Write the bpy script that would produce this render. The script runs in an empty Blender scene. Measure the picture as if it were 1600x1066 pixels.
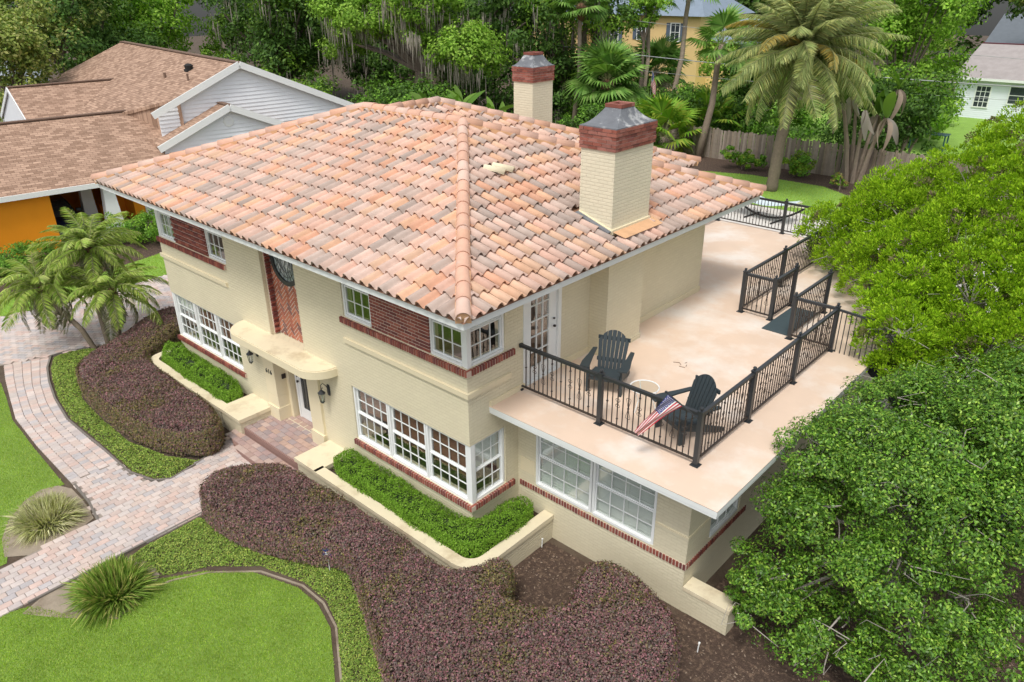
import bpy, bmesh, math, random
import numpy as np
from mathutils import Vector, Matrix
R = math.radians
rng = np.random.default_rng(7); random.seed(7)
sc = bpy.context.scene; col = sc.collection

# ------------------------------------------------------------------ camera, world, sun, exposure
cam = bpy.data.objects.new('camera', bpy.data.cameras.new('camera')); col.objects.link(cam)
YAW, PITCH, ROLL = .7385, .4465, -.0085
cd = cam.data; cd.sensor_width = 36; cd.lens = 1187.94/1600*36; cd.clip_start = .1; cd.clip_end = 800
_F = Vector((-math.sin(YAW)*math.cos(PITCH), math.cos(YAW)*math.cos(PITCH), -math.sin(PITCH)))
_R = Vector((math.cos(YAW), math.sin(YAW), 0)); _U = _R.cross(_F)
_R2 = math.cos(ROLL)*_R + math.sin(ROLL)*_U; _U2 = -math.sin(ROLL)*_R + math.cos(ROLL)*_U
CAM = Vector((8.5799, -8.2372, 10.3109))
cam.matrix_world = Matrix(((_R2.x, _U2.x, -_F.x, CAM.x), (_R2.y, _U2.y, -_F.y, CAM.y), (_R2.z, _U2.z, -_F.z, CAM.z), (0, 0, 0, 1)))
sc.camera = cam
SUN_EL, SUN_AZ = R(60), R(158)      # azimuth clockwise from +Y: high sun behind the camera, veiled by cloud
w = bpy.data.worlds.new('World'); sc.world = w; w.use_nodes = True
nt = w.node_tree; bg = nt.nodes['Background']
sky = nt.nodes.new('ShaderNodeTexSky'); sky.sky_type = 'NISHITA'; sky.sun_disc = False
sky.sun_elevation = SUN_EL; sky.sun_rotation = SUN_AZ; sky.dust_density = 3
hs = nt.nodes.new('ShaderNodeHueSaturation'); hs.inputs['Saturation'].default_value = .3   # thin white overcast
nt.links.new(sky.outputs[0], hs.inputs['Color']); nt.links.new(hs.outputs[0], bg.inputs['Color']); bg.inputs['Strength'].default_value = .135
sl = bpy.data.lights.new('sun', 'SUN'); sl.energy = 1.5; sl.angle = R(14); sl.color = (1, .95, .88)
so = bpy.data.objects.new('sun', sl); col.objects.link(so)
sd = Vector((math.sin(SUN_AZ)*math.cos(SUN_EL), math.cos(SUN_AZ)*math.cos(SUN_EL), math.sin(SUN_EL)))
so.rotation_euler = sd.to_track_quat('Z', 'Y').to_euler(); so.location = (0, -30, 40)
vs = sc.view_settings; vs.view_transform = 'Standard'; vs.look = 'None'; vs.exposure = .5; vs.gamma = 1

# ------------------------------------------------------------------ materials
MATS = {}
def mk(name, c, rough=.6, var=.12, vs=3., bump=0, bs=40., rand=None, spec=.4, metal=0, trans=0, c2=None, thr=None, tile=None, detail=4, gloss_var=0, randval=.18):
    """procedural material: base colour (or per-piece palette `rand`), broad noise variation, optional second-colour stains, brick/shingle pattern and fine bump"""
    m = bpy.data.materials.new(name); m.use_nodes = True; MATS[name] = m
    n = m.node_tree.nodes; l = m.node_tree.links; b = n['Principled BSDF']
    geo = n.new('ShaderNodeNewGeometry')
    pos = geo.outputs['Position']
    def noise(scale, det=detail, ro=.6):
        t = n.new('ShaderNodeTexNoise'); t.inputs['Scale'].default_value = scale; t.inputs['Detail'].default_value = det
        t.inputs['Roughness'].default_value = ro; l.new(pos, t.inputs['Vector']); return t.outputs['Fac']
    def math_(op, a, v=None):
        t = n.new('ShaderNodeMath'); t.operation = op
        for i, q in enumerate((a, v)):
            if q is None: continue
            if isinstance(q, (int, float)): t.inputs[i].default_value = q
            else: l.new(q, t.inputs[i])
        return t.outputs[0]
    def mixc(fac, a, bb, mode='MIX'):
        t = n.new('ShaderNodeMix'); t.data_type = 'RGBA'; t.blend_type = mode
        for i, q in ((0, fac), (6, a), (7, bb)):
            if isinstance(q, (int, float)): t.inputs[i].default_value = q
            elif isinstance(q, (tuple, list)): t.inputs[i].default_value = (*q[:3], 1)
            else: l.new(q, t.inputs[i])
        return t.outputs[2]
    base = c
    hgt = None
    if rand:
        oi = n.new('ShaderNodeObjectInfo')
        r = math_('FRACT', math_('ADD', geo.outputs['Random Per Island'], oi.outputs['Random']))
        cr = n.new('ShaderNodeValToRGB'); cr.color_ramp.interpolation = 'CONSTANT'
        e = cr.color_ramp.elements
        while len(e) < len(rand): e.new(.5)
        for i, q in enumerate(rand): e[i].position = i/len(rand); e[i].color = (*q, 1)
        l.new(r, cr.inputs[0]); base = cr.outputs[0]
        r2 = math_('FRACT', math_('MULTIPLY', r, 37.7))
        v_ = math_('ADD', math_('MULTIPLY', r2, 2*randval), 1-randval)
        base = mixc(1., base, v_, 'MULTIPLY')
    if tile:                                  # (mode, width, height, mortar, colour a, colour b, mortar colour, relief)
        mode, bw, bh, mo, ca, cb, cm, rel = tile
        sep = n.new('ShaderNodeSeparateXYZ'); cmb = n.new('ShaderNodeCombineXYZ')
        if mode == 'wall':
            l.new(pos, sep.inputs[0]); l.new(math_('ADD', sep.outputs[0], sep.outputs[1]), cmb.inputs[0]); l.new(sep.outputs[2], cmb.inputs[1])
        else:
            tc = n.new('ShaderNodeTexCoord'); l.new(tc.outputs['Object'], sep.inputs[0])
            i, j = {'xy': (0, 1), 'yx': (1, 0), 'yz': (1, 2), 'xz': (0, 2)}[mode]
            l.new(sep.outputs[i], cmb.inputs[0]); l.new(sep.outputs[j], cmb.inputs[1])
        t = n.new('ShaderNodeTexBrick'); l.new(cmb.outputs[0], t.inputs['Vector'])
        t.inputs['Scale'].default_value = 1; t.inputs['Brick Width'].default_value = bw; t.inputs['Row Height'].default_value = bh
        t.inputs['Mortar Size'].default_value = mo; t.inputs['Mortar Smooth'].default_value = .4
        for k, q in (('Color1', ca), ('Color2', cb), ('Mortar', cm)): t.inputs[k].default_value = (*q, 1)
        base = t.outputs['Color']; hgt = (math_('SUBTRACT', 1., t.outputs['Fac']), rel)
    if c2 is not None:
        lo, hi = thr or (.52, .68)
        mr = n.new('ShaderNodeMapRange'); mr.inputs[1].default_value = lo; mr.inputs[2].default_value = hi
        l.new(noise(vs*.6, 6, .65), mr.inputs[0]); base = mixc(mr.outputs[0], base, c2)
    if var:
        f = math_('ADD', math_('MULTIPLY', noise(vs), 2.4*var), 1-1.2*var)
        base = mixc(1., base, f, 'MULTIPLY')
    if isinstance(base, (tuple, list)): b.inputs['Base Color'].default_value = (*base[:3], 1)
    else: l.new(base, b.inputs['Base Color'])
    b.inputs['Roughness'].default_value = rough; b.inputs['Specular IOR Level'].default_value = spec; b.inputs['Metallic'].default_value = metal
    if gloss_var:
        l.new(math_('ADD', math_('MULTIPLY', noise(vs*2), gloss_var), rough-gloss_var/2), b.inputs['Roughness'])
    h = None
    if bump:
        h = math_('MULTIPLY', noise(bs, 3), bump)
    if hgt:
        q = math_('MULTIPLY', hgt[0], hgt[1]); h = q if h is None else math_('ADD', h, q)
    if h is not None:
        bp = n.new('ShaderNodeBump'); bp.inputs['Distance'].default_value = 1.; bp.inputs['Strength'].default_value = 1.
        l.new(h, bp.inputs['Height']); l.new(bp.outputs[0], b.inputs['Normal'])
    if trans:
        tr = n.new('ShaderNodeBsdfTranslucent'); mx = n.new('ShaderNodeMixShader'); mx.inputs[0].default_value = trans
        tcol = mixc(1., base, (1.15, 1.2, .6), 'MULTIPLY')
        l.new(tcol, tr.inputs['Color']); l.new(b.outputs[0], mx.inputs[1]); l.new(tr.outputs[0], mx.inputs[2])
        l.new(mx.outputs[0], n['Material Output'].inputs['Surface'])
    return m
def leafmat(name, cols, trans=.3, rough=.55, spec=.2, randval=.34):
    return mk(name, cols[0], rough, .3 if 'grass' in name else .15, 1.6 if 'grass' in name else .8, rand=cols, trans=trans, spec=spec, randval=randval)
def glassmat(name, tint=(.9, .94, .92), refl=.15):
    m = bpy.data.materials.new(name); m.use_nodes = True; MATS[name] = m
    n = m.node_tree.nodes; l = m.node_tree.links; n.remove(n['Principled BSDF'])
    lw = n.new('ShaderNodeLayerWeight'); lw.inputs[0].default_value = .5
    p5 = n.new('ShaderNodeMath'); p5.operation = 'POWER'; p5.inputs[1].default_value = 4.; l.new(lw.outputs['Facing'], p5.inputs[0])
    fr = n.new('ShaderNodeMath'); fr.operation = 'MULTIPLY_ADD'; fr.inputs[1].default_value = .9; fr.inputs[2].default_value = refl; l.new(p5.outputs[0], fr.inputs[0])
    t = n.new('ShaderNodeBsdfTransparent'); t.inputs[0].default_value = (*tint, 1)
    g = n.new('ShaderNodeBsdfGlossy'); g.inputs['Roughness'].default_value = .015; g.inputs['Color'].default_value = (1, 1, 1, 1)
    ns = n.new('ShaderNodeTexNoise'); ns.inputs['Scale'].default_value = 2.2
    bp = n.new('ShaderNodeBump'); bp.inputs['Strength'].default_value = .06; bp.inputs['Distance'].default_value = .05
    geo = n.new('ShaderNodeNewGeometry'); l.new(geo.outputs['Position'], ns.inputs['Vector'])
    l.new(ns.outputs['Fac'], bp.inputs['Height']); l.new(bp.outputs[0], g.inputs['Normal'])
    mx = n.new('ShaderNodeMixShader')
    l.new(fr.outputs[0], mx.inputs[0]); l.new(t.outputs[0], mx.inputs[1]); l.new(g.outputs[0], mx.inputs[2])
    l.new(mx.outputs[0], n['Material Output'].inputs['Surface']); return m

CREAM = (.70, .62, .43)
mk('painted_brick', CREAM, .62, .05, 1.2, bump=.0015, bs=60, tile=('wall', .205, .068, .009, (.70, .64, .465), (.675, .615, .445), (.655, .592, .425), .006))
mk('cream_paint', (.71, .63, .44), .6, .06, 1.5, bump=.001, bs=30)
mk('cream_stained', (.71, .63, .45), .7, .08, 2.5, bump=.001, bs=30, c2=(.50, .40, .26), thr=(.52, .72))
mk('chimney_paint', (.72, .65, .46), .65, .07, 1.2, bump=.0015, bs=60, tile=('wall', .205, .068, .009, (.74, .68, .51), (.71, .655, .49), (.69, .63, .47), .005))
mk('white_paint', (.78, .80, .79), .4, .04, 2)
mk('fascia_white', (.74, .77, .76), .45, .06, 2)
mk('red_brick', (.25, .07, .05), .8, .15, 8, bump=.003, bs=80, rand=[(.24, .065, .045), (.28, .085, .06), (.2, .055, .045), (.31, .1, .07), (.17, .05, .045)])
mk('herring_brick', (.4, .14, .08), .8, .15, 8, bump=.003, bs=80, rand=[(.42, .15, .085), (.46, .18, .11), (.38, .13, .075), (.33, .11, .07), (.44, .16, .09), (.2, .1, .085)])
mk('chimney_brick', (.25, .085, .06), .85, .25, 8, bump=.003, bs=80, rand=[(.25, .08, .055), (.29, .105, .075), (.21, .07, .055), (.32, .13, .1), (.27, .09, .065)])
mk('mortar', (.56, .44, .36), .9, .12, 9)
mk('mortar_light', (.68, .58, .5), .9, .15, 9)
mk('cement_cap', (.15, .16, .175), .85, .3, 5, c2=(.55, .56, .55), thr=(.52, .7), bump=.004, bs=30)
TER = [(0.587, 0.375, 0.293), (0.601, 0.416, 0.334), (0.608, 0.375, 0.246), (0.417, 0.324, 0.276), (0.574, 0.395, 0.32), (0.492, 0.382, 0.324), (0.376, 0.303, 0.263), (0.587, 0.388, 0.3), (0.546, 0.405, 0.341), (0.587, 0.327, 0.218), (0.451, 0.358, 0.307), (0.608, 0.402, 0.28), (0.533, 0.385, 0.317), (0.587, 0.422, 0.348)]
mk('terracotta', TER[0], .75, .16, 5, rand=TER, bump=.002, bs=60, spec=.25, c2=(.33, .2, .15), thr=(.68, .9), randval=.1)
mk('terracotta_hip', (.66, .42, .31), .72, .14, 5, rand=[(.61, .37, .27), (.62, .40, .31), (.60, .35, .24), (.61, .43, .35)], bump=.002, bs=60, spec=.25, c2=(.55, .42, .36), thr=(.6, .75), randval=.06)
mk('terracotta_mortar', (.6, .36, .2), .9, .2, 6, bump=.004, bs=30)
mk('roof_deck', (.3, .17, .11), .9, .2, 4)
mk('terrace_floor', (.69, .535, .415), .6, .10, 1.1, c2=(.76, .69, .62), thr=(.47, .68), bump=.001, bs=20, gloss_var=.2)
mk('terrace_edge', (.72, .49, .35), .6, .08, 2, c2=(.8, .74, .68), thr=(.62, .72))
mk('black_iron', (.028, .032, .036), .38, .15, 6, spec=.5)
mk('bronze_iron', (.035, .026, .022), .4, .15, 6, spec=.5)
mk('chair_plastic', (.03, .043, .05), .5, .12, 4, spec=.45)
mk('door_mat', (.05, .075, .085), .7, .1, 8)
glassmat('glass'); glassmat('table_glass', (.9, .94, .92), .12)
mk('leaded_glass', (.25, .29, .29), .12, .5, 14, spec=.8, c2=(.5, .55, .53), thr=(.5, .6))
mk('dark_glass', (.045, .055, .065), .12, .4, 10, spec=.7)
mk('interior', (.16, .13, .1), .8, .1, 2); mk('wood_floor', (.16, .08, .04), .4, .2, 4)
mk('wood_blind', (.2, .1, .055), .5, .15, 8)
mk('white_blind', (.74, .76, .72), .5, .05, 4); mk('curtain', (.62, .66, .62), .8, .2, 12, c2=(.2, .3, .26), thr=(.5, .58))
mk('soil', (.10, .075, .052), .95, .25, 3, bump=.02, bs=18, c2=(.075, .05, .035), thr=(.45, .65))
mk('sandy_soil', (.30, .25, .19), .95, .25, 3, bump=.01, bs=25, c2=(.17, .13, .09), thr=(.5, .7))
mk('mulch', (.07, .045, .033), .95, .4, 18, bump=.02, bs=50, c2=(.17, .115, .08), thr=(.5, .66))
mk('lawn_ground', (.18, .29, .045), .9, .25, 1.2, bump=.02, bs=60)
mk('far_grass', (.22, .38, .06), .9, .22, 1.2, bump=.02, bs=30)
mk('paver', (.45, .36, .31), .85, .12, 6, bump=.003, bs=60, rand=[(.52, .42, .38), (.55, .45, .40), (.49, .43, .41), (.44, .41, .41), (.55, .42, .37), (.52, .46, .43), (.57, .49, .45)], randval=.08)
mk('porch_paver', (.34, .2, .17), .75, .12, 6, bump=.003, bs=60, rand=[(.41, .29, .255), (.45, .34, .30), (.38, .27, .25), (.35, .275, .26), (.46, .32, .26), (.33, .265, .26)], randval=.1)
mk('joint_sand', (.29, .25, .215), .95, .2, 10)
mk('step_edge', (.27, .165, .14), .8, .15, 8)
mk('concrete', (.60, .57, .53), .85, .12, 1.2, bump=.003, bs=25)
mk('edging', (.18, .16, .14), .7, .1, 6)
mk('bark', (.17, .135, .105), .9, .3, 8, bump=.03, bs=14)
mk('grey_twig', (.36, .33, .29), .9, .2, 8)
mk('palm_trunk', (.21, .165, .125), .9, .3, 9, bump=.02, bs=25)
mk('palm_boot', (.16, .085, .05), .9, .3, 9, bump=.03, bs=25)
mk('pale_trunk', (.30, .24, .185), .9, .25, 6, bump=.01, bs=20)
mk('bark_chip', (.12, .08, .055), .9, .2, 8, rand=[(.12, .08, .055), (.2, .14, .1), (.08, .05, .04), (.26, .2, .15)])
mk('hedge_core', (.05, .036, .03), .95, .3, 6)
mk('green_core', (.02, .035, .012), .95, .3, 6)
leafmat('lorop_leaf', [(.27, .145, .145), (.22, .15, .135), (.31, .145, .165), (.175, .14, .125), (.235, .165, .14), (.33, .155, .17), (.20, .12, .125), (.22, .185, .105), (.15, .125, .115)], .2)
leafmat('lorop_green', [(.19, .17, .07), (.13, .145, .065), (.26, .22, .07), (.20, .13, .10), (.24, .15, .12)], .2)
leafmat('box_leaf', [(.17, .33, .028), (.22, .40, .04), (.13, .265, .022), (.27, .46, .06)], .35)
leafmat('jasmine_leaf', [(.28, .41, .075), (.21, .34, .055), (.36, .47, .12), (.42, .48, .11), (.17, .28, .05)], .3)
leafmat('grass_blade', [(.33, .50, .055), (.27, .43, .045), (.41, .56, .09), (.47, .56, .15)], .4, .7, .2, .18)
leafmat('broad_leaf', [(.085, .20, .016), (.13, .28, .026), (.055, .14, .014), (.19, .36, .04), (.10, .225, .022), (.27, .42, .055), (.07, .165, .018)], .18, .42, .35, .4)
leafmat('juniper_leaf', [(.27, .45, .014), (.33, .53, .022), (.19, .34, .014), (.39, .57, .03), (.23, .41, .016)], .35, .6, .2)
leafmat('juniper_dry', [(.19, .17, .08), (.13, .16, .04), (.24, .21, .12)], .2, .8, .1)
leafmat('oak_light', [(.20, .38, .035), (.26, .45, .055), (.14, .28, .028), (.31, .48, .075)], .35)
leafmat('oak_dark', [(.065, .145, .025), (.09, .185, .033), (.05, .11, .022), (.12, .22, .042)], .3)
leafmat('lime_leaf', [(.22, .43, .04), (.29, .50, .055), (.17, .35, .035), (.34, .53, .085)], .4)
leafmat('olive_leaf', [(.25, .33, .07), (.33, .40, .10), (.17, .25, .05), (.40, .42, .15), (.12, .19, .04)], .35)
leafmat('shrub_leaf', [(.12, .27, .03), (.16, .34, .04), (.21, .40, .05), (.09, .20, .026)], .3)
leafmat('date_leaf', [(.33, .40, .155), (.41, .46, .19), (.28, .36, .13), (.49, .50, .20)], .25)
leafmat('date_gold', [(.38, .32, .10), (.45, .34, .08), (.33, .31, .12)], .25)
leafmat('pygmy_leaf', [(.33, .46, .09), (.40, .50, .11), (.25, .38, .07), (.47, .52, .18)], .3)
leafmat('pygmy_dry', [(.38, .36, .26), (.30, .31, .2), (.44, .42, .34)], .25)
leafmat('fan_leaf', [(.13, .26, .045), (.17, .32, .065), (.09, .20, .035), (.23, .37, .09)], .3)
leafmat('fan_bright', [(.14, .30, .025), (.20, .36, .035), (.30, .38, .05)], .35)
leafmat('banana_leaf', [(.10, .21, .03), (.15, .27, .045)], .35)
leafmat('dead_leaf', [(.36, .30, .24), (.28, .22, .17), (.42, .38, .33)], .2)
leafmat('strap_leaf', [(.22, .35, .055), (.29, .41, .08), (.15, .26, .04), (.42, .42, .13)], .3)
leafmat('pale_strap', [(.52, .53, .26), (.60, .60, .36), (.40, .44, .18), (.46, .43, .27)], .3)
mk('moss', (.33, .30, .255), .95, .2, 2, rand=[(.33, .30, .255), (.27, .25, .21), (.38, .34, .29)], trans=.25)
SHA, SHB, SHM = (.45, .30, .215), (.25, .155, .105), (.2, .125, .085)
mk('shingle_yx', SHA, .9, .15, 1.2, bump=.004, bs=60, tile=('yx', .32, .14, .008, SHA, SHB, SHM, .01))
mk('shingle_xy', SHA, .9, .15, 1.2, bump=.004, bs=60, tile=('xy', .32, .14, .008, SHA, SHB, SHM, .01))
mk('ridge_shingle', (.17, .11, .08), .9, .15, 3)
mk('siding', (.78, .81, .84), .5, .05, 1.5)
mk('orange_stucco', (.86, .31, .008), .7, .1, .8, bump=.004, bs=25)
mk('carport_orange', (.86, .31, .01), .7, .1, .8)  # carport walls: same orange as the outer stucco, without bump
mk('carport_floor', (.45, .42, .38), .9, .15, 2)
mk('car_paint', (.012, .018, .045), .2, .1, 3, spec=.7)
mk('tyre', (.02, .02, .02), .8, .1, 6); mk('chrome', (.7, .7, .72), .25, .05, 4, metal=.9)
mk('fence_wood', (.26, .215, .17), .9, .25, 5, bump=.004, bs=40, rand=[(.27, .225, .18), (.31, .26, .215), (.22, .18, .145), (.25, .2, .15)])
mk('yellow_stucco', (.72, .52, .24), .7, .06, .6); mk('blue_roof', (.20, .25, .31), .85, .15, 2)
mk('shutter_blue', (.10, .13, .18), .6, .1, 3)
mk('pale_blue_siding', (.75, .79, .86), .6, .05, .8); mk('slate_blue', (.42, .47, .52), .8, .12, 2); mk('grey_shingle', (.33, .3, .29), .9, .2, 2, bump=.01, bs=20)
mk('dark_roof', (.13, .15, .17), .85, .15, 2); mk('maroon_wall', (.12, .03, .04), .7, .1, 2)
mk('flag_red', (.55, .03, .06), .7, .08, 6, trans=.2); mk('flag_white', (.78, .77, .76), .7, .05, 6, trans=.2); mk('flag_blue', (.045, .06, .25), .7, .08, 6, trans=.2)
mk('pole_metal', (.55, .58, .6), .35, .08, 4, metal=.6)
mk('wire', (.3, .31, .32), .5, .05, 2)
mk('hammock_cloth', (.55, .64, .68), .8, .08, 4); mk('hammock_cream', (.66, .62, .48), .8, .08, 4)
mk('teal_metal', (.05, .13, .14), .4, .15, 3); mk('blue_plastic', (.02, .05, .2), .4, .05, 4)
mk('terracotta_pot', (.55, .2, .11), .8, .1, 4); mk('lamp_bulb_glass', (.5, .52, .48), .15, .1, 8, spec=.6)
mk('stone', (.42, .38, .33), .9, .25, 6, bump=.01, bs=30)

# ------------------------------------------------------------------ mesh helpers
class MB:
    def __init__(s): s.v = []; s.f = []; s.m = []
    def add(s, vs, fs, mi=0):
        o = len(s.v); s.v += [tuple(q) for q in vs]; s.f += [tuple(i+o for i in f) for f in fs]; s.m += [mi]*len(fs); return s
    def box(s, x0, x1, y0, y1, z0, z1, mi=0):
        return s.add([(x0, y0, z0), (x1, y0, z0), (x1, y1, z0), (x0, y1, z0), (x0, y0, z1), (x1, y0, z1), (x1, y1, z1), (x0, y1, z1)],
                     [(0, 3, 2, 1), (4, 5, 6, 7), (0, 1, 5, 4), (1, 2, 6, 5), (2, 3, 7, 6), (3, 0, 4, 7)], mi)
    def bar(s, a, b, w, h, mi=0, up=(0, 0, 1)):
        a = Vector(a); b = Vector(b); d = (b-a).normalized(); u = Vector(up)
        if abs(d.dot(u)) > .98: u = Vector((1, 0, 0))
        r = d.cross(u).normalized()*w/2; t = r.cross(d).normalized()*h/2
        return s.add([a-r-t, a+r-t, a+r+t, a-r+t, b-r-t, b+r-t, b+r+t, b-r+t], [(0, 1, 2, 3), (7, 6, 5, 4), (0, 4, 5, 1), (1, 5, 6, 2), (2, 6, 7, 3), (3, 7, 4, 0)], mi)
    def prism(s, poly, z0, z1, mi=0, mtop=None):
        n = len(poly); A = sum(poly[i][0]*poly[(i+1) % n][1]-poly[(i+1) % n][0]*poly[i][1] for i in range(n))
        if A < 0: poly = poly[::-1]
        f0 = z0 if callable(z0) else (lambda x, y: z0); f1 = z1 if callable(z1) else (lambda x, y: z1)
        vs = [(x, y, f0(x, y)) for x, y in poly]+[(x, y, f1(x, y)) for x, y in poly]
        s.add(vs, [(i, (i+1) % n, n+(i+1) % n, n+i) for i in range(n)]+[tuple(range(n-1, -1, -1))], mi)
        s.add(vs[n:], [tuple(range(n))], mi if mtop is None else mtop); return s
    def tube(s, pts, r, n=6, mi=0, cap=True):
        pts = [Vector(q) for q in pts]; rs = r if isinstance(r, (list, tuple)) else [r]*len(pts); vs = []; fs = []
        ref = Vector((0, 0, 1)) if abs((pts[-1]-pts[0]).normalized().z) < .9 else Vector((1, 0, 0))
        for i, q in enumerate(pts):
            d = (pts[min(i+1, len(pts)-1)]-pts[max(i-1, 0)]).normalized(); a = d.cross(ref).normalized(); b = d.cross(a)
            for k in range(n):
                t = 2*math.pi*k/n; vs.append(q+(a*math.cos(t)+b*math.sin(t))*rs[i])
        for i in range(len(pts)-1):
            for k in range(n): fs.append((i*n+k, (i+1)*n+k, (i+1)*n+(k+1) % n, i*n+(k+1) % n))
        if cap: fs += [tuple(range(n)), tuple(range(len(vs)-1, len(vs)-n-1, -1))]
        return s.add(vs, fs, mi)
    def lathe(s, prof, n=12, c=(0, 0, 0), mi=0, sx=1, sy=1):
        vs = [(c[0]+r*math.cos(2*math.pi*k/n)*sx, c[1]+r*math.sin(2*math.pi*k/n)*sy, c[2]+z) for r, z in prof for k in range(n)]
        fs = [(i*n+k, i*n+(k+1) % n, (i+1)*n+(k+1) % n, (i+1)*n+k) for i in range(len(prof)-1) for k in range(n)]
        fs += [tuple(range(n-1, -1, -1)), tuple(range(len(vs)-n, len(vs)))]
        return s.add(vs, fs, mi)
    def mesh(s, name, mats, smooth=False):
        me = bpy.data.meshes.new(name); me.from_pydata(s.v, [], s.f)
        for q in ([mats] if isinstance(mats, str) else mats): me.materials.append(MATS[q])
        if len(me.materials) > 1: me.polygons.foreach_set('material_index', s.m)
        if smooth: me.polygons.foreach_set('use_smooth', [True]*len(me.polygons))
        me.update(); return me
    def build(s, name, mats, parent=None, smooth=False, **kw): return ob(name, s.mesh(name, mats, smooth), parent, **kw)
def ob(name, data, parent=None, loc=None, rot=None, mat=None, **kw):
    o = bpy.data.objects.new(name, data); col.objects.link(o)
    if parent: o.parent = parent
    if mat is not None: o.matrix_local = mat
    if loc is not None: o.location = loc
    if rot is not None: o.rotation_euler = rot
    for k, q in kw.items(): o[k] = q
    return o
def tag(o, label=None, cat=None, group=None, kind=None):
    for k, q in (('label', label), ('category', cat), ('group', group), ('kind', kind)):
        if q: o[k] = q
    return o
def thing(name, label, cat, loc=(0, 0, 0), rz=0, group=None):
    return tag(ob(name, None, None, loc, (0, 0, rz)), label, cat, group)
def npmesh(name, V, k, mats, smooth=False):
    """V: (n*k, 3) vertices, every k of them one face"""
    me = bpy.data.meshes.new(name); nv = len(V); nf = nv//k
    me.vertices.add(nv); me.vertices.foreach_set('co', np.ascontiguousarray(V, dtype=np.float32).ravel())
    me.loops.add(nv); me.loops.foreach_set('vertex_index', np.arange(nv, dtype=np.int32))
    me.polygons.add(nf); me.polygons.foreach_set('loop_start', np.arange(0, nv, k, dtype=np.int32))
    for q in ([mats] if isinstance(mats, str) else mats): me.materials.append(MATS[q])
    me.update(calc_edges=True); return me
def unit(a): return a/np.maximum(np.linalg.norm(a, axis=-1, keepdims=True), 1e-9)
def rvec(n): return unit(rng.normal(size=(n, 3)))
def leafV(P, N, size, aspect=.5, D=None, curl=.15):
    """diamond leaves: P centres, N normals, D optional leaf directions"""
    n = len(P); N = unit(N)
    if D is None: D = rvec(n)
    D = unit(D-(D*N).sum(1, keepdims=True)*N); W = np.cross(N, D)
    s = (np.asarray(size)*np.ones(n))[:, None]
    V = np.stack([P-D*s*.5, P+W*s*aspect*.5-N*s*curl*.3, P+D*s*.5-N*s*curl, P-W*s*aspect*.5-N*s*curl*.3], 1)
    return V.reshape(-1, 3)
def bladeV(P, D, length, width):
    n = len(P); L = (np.asarray(length)*np.ones(n))[:, None]; Wd = unit(np.cross(D, rvec(n)))*width*.5
    return np.stack([P-Wd, P+Wd, P+D*L], 1).reshape(-1, 3)
def inpoly(P, poly):
    x, y = P[:, 0], P[:, 1]; c = np.zeros(len(P), bool); n = len(poly); j = n-1
    for i in range(n):
        xi, yi = poly[i]; xj, yj = poly[j]
        c ^= ((yi > y) != (yj > y)) & (x < (xj-xi)*(y-yi)/(yj-yi+1e-12)+xi); j = i
    return c
def edgedist(P, poly):
    d = np.full(len(P), 1e9); nx = np.zeros((len(P), 2)); n = len(poly)
    for i in range(n):
        a = np.array(poly[i]); b = np.array(poly[(i+1) % n]); ab = b-a
        t = np.clip(((P-a)@ab)/(ab@ab+1e-12), 0, 1); q = a+t[:, None]*ab; dd = np.linalg.norm(P-q, axis=1)
        m = dd < d; d[m] = dd[m]; nx[m] = (P-q)[m]
    return d, unit(nx)
def samp(poly, n):
    a = np.array(poly); lo, hi = a.min(0), a.max(0); out = []
    got = 0
    while got < n:
        q = lo+rng.random((n*2, 2))*(hi-lo); q = q[inpoly(q, poly)]; out.append(q); got += len(q)
    return np.concatenate(out)[:n]
def lump(x, y, s=1., seed=0):
    return (np.sin(x*2.1*s+1.3+seed)*np.sin(y*1.9*s+.4+seed*2)+.6*np.sin(x*4.7*s+y*3.1*s+seed)+.4*np.sin(x*9.3*s-y*7.7*s+2*seed)+.3*np.sin(x*17*s+y*13*s))/2
def area(poly):
    n = len(poly); return abs(sum(poly[i][0]*poly[(i+1) % n][1]-poly[(i+1) % n][0]*poly[i][1] for i in range(n)))/2
def smooth_poly(p, it=2):
    for _ in range(it):
        q = []
        for i in range(len(p)):
            a = p[i]; b = p[(i+1) % len(p)]
            q += [(a[0]*.75+b[0]*.25, a[1]*.75+b[1]*.25), (a[0]*.25+b[0]*.75, a[1]*.25+b[1]*.75)]
        p = q
    return p
# ------------------------------------------------------------------ the setting: ground, lawns, paving
def struct(name, poly, z, m, kind='structure', label=None, cat=None):
    mb = MB(); A = sum(poly[i][0]*poly[(i+1) % len(poly)][1]-poly[(i+1) % len(poly)][0]*poly[i][1] for i in range(len(poly)))
    if A < 0: poly = poly[::-1]
    mb.add([(x, y, z) for x, y in poly], [tuple(range(len(poly)))]); o = mb.build(name, m)
    return tag(o, label, cat, None, kind)
struct('ground', [(-150, -40), (60, -40), (60, 160), (-150, 160)], 0, 'soil', label='bare brown soil under the whole garden', cat='ground')
LAWN1 = [(-5.22, -6.95), (-4.99, -6.42), (-4.35, -6.11), (-3.62, -5.5), (-3.9, -4.86), (-3.92, -4.54), (-3.47, -3.87), (-2.73, -3.25), (-1.76, -2.92), (-1.1, -2.92), (-.47, -3.1), (.56, -3.75), (2.2, -5), (3, -10), (-5.2, -10)]
LAWN2 = [(-8.55, -5.15), (-8.5, -4.6), (-10.67, -4.52), (-12.5, -4.42), (-14, -4.12), (-15, -3.95), (-15.6, -4.6), (-16.5, -6.3), (-16.5, -10), (-6.6, -10), (-6.6, -6.35), (-7.77, -5.9)]
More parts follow.
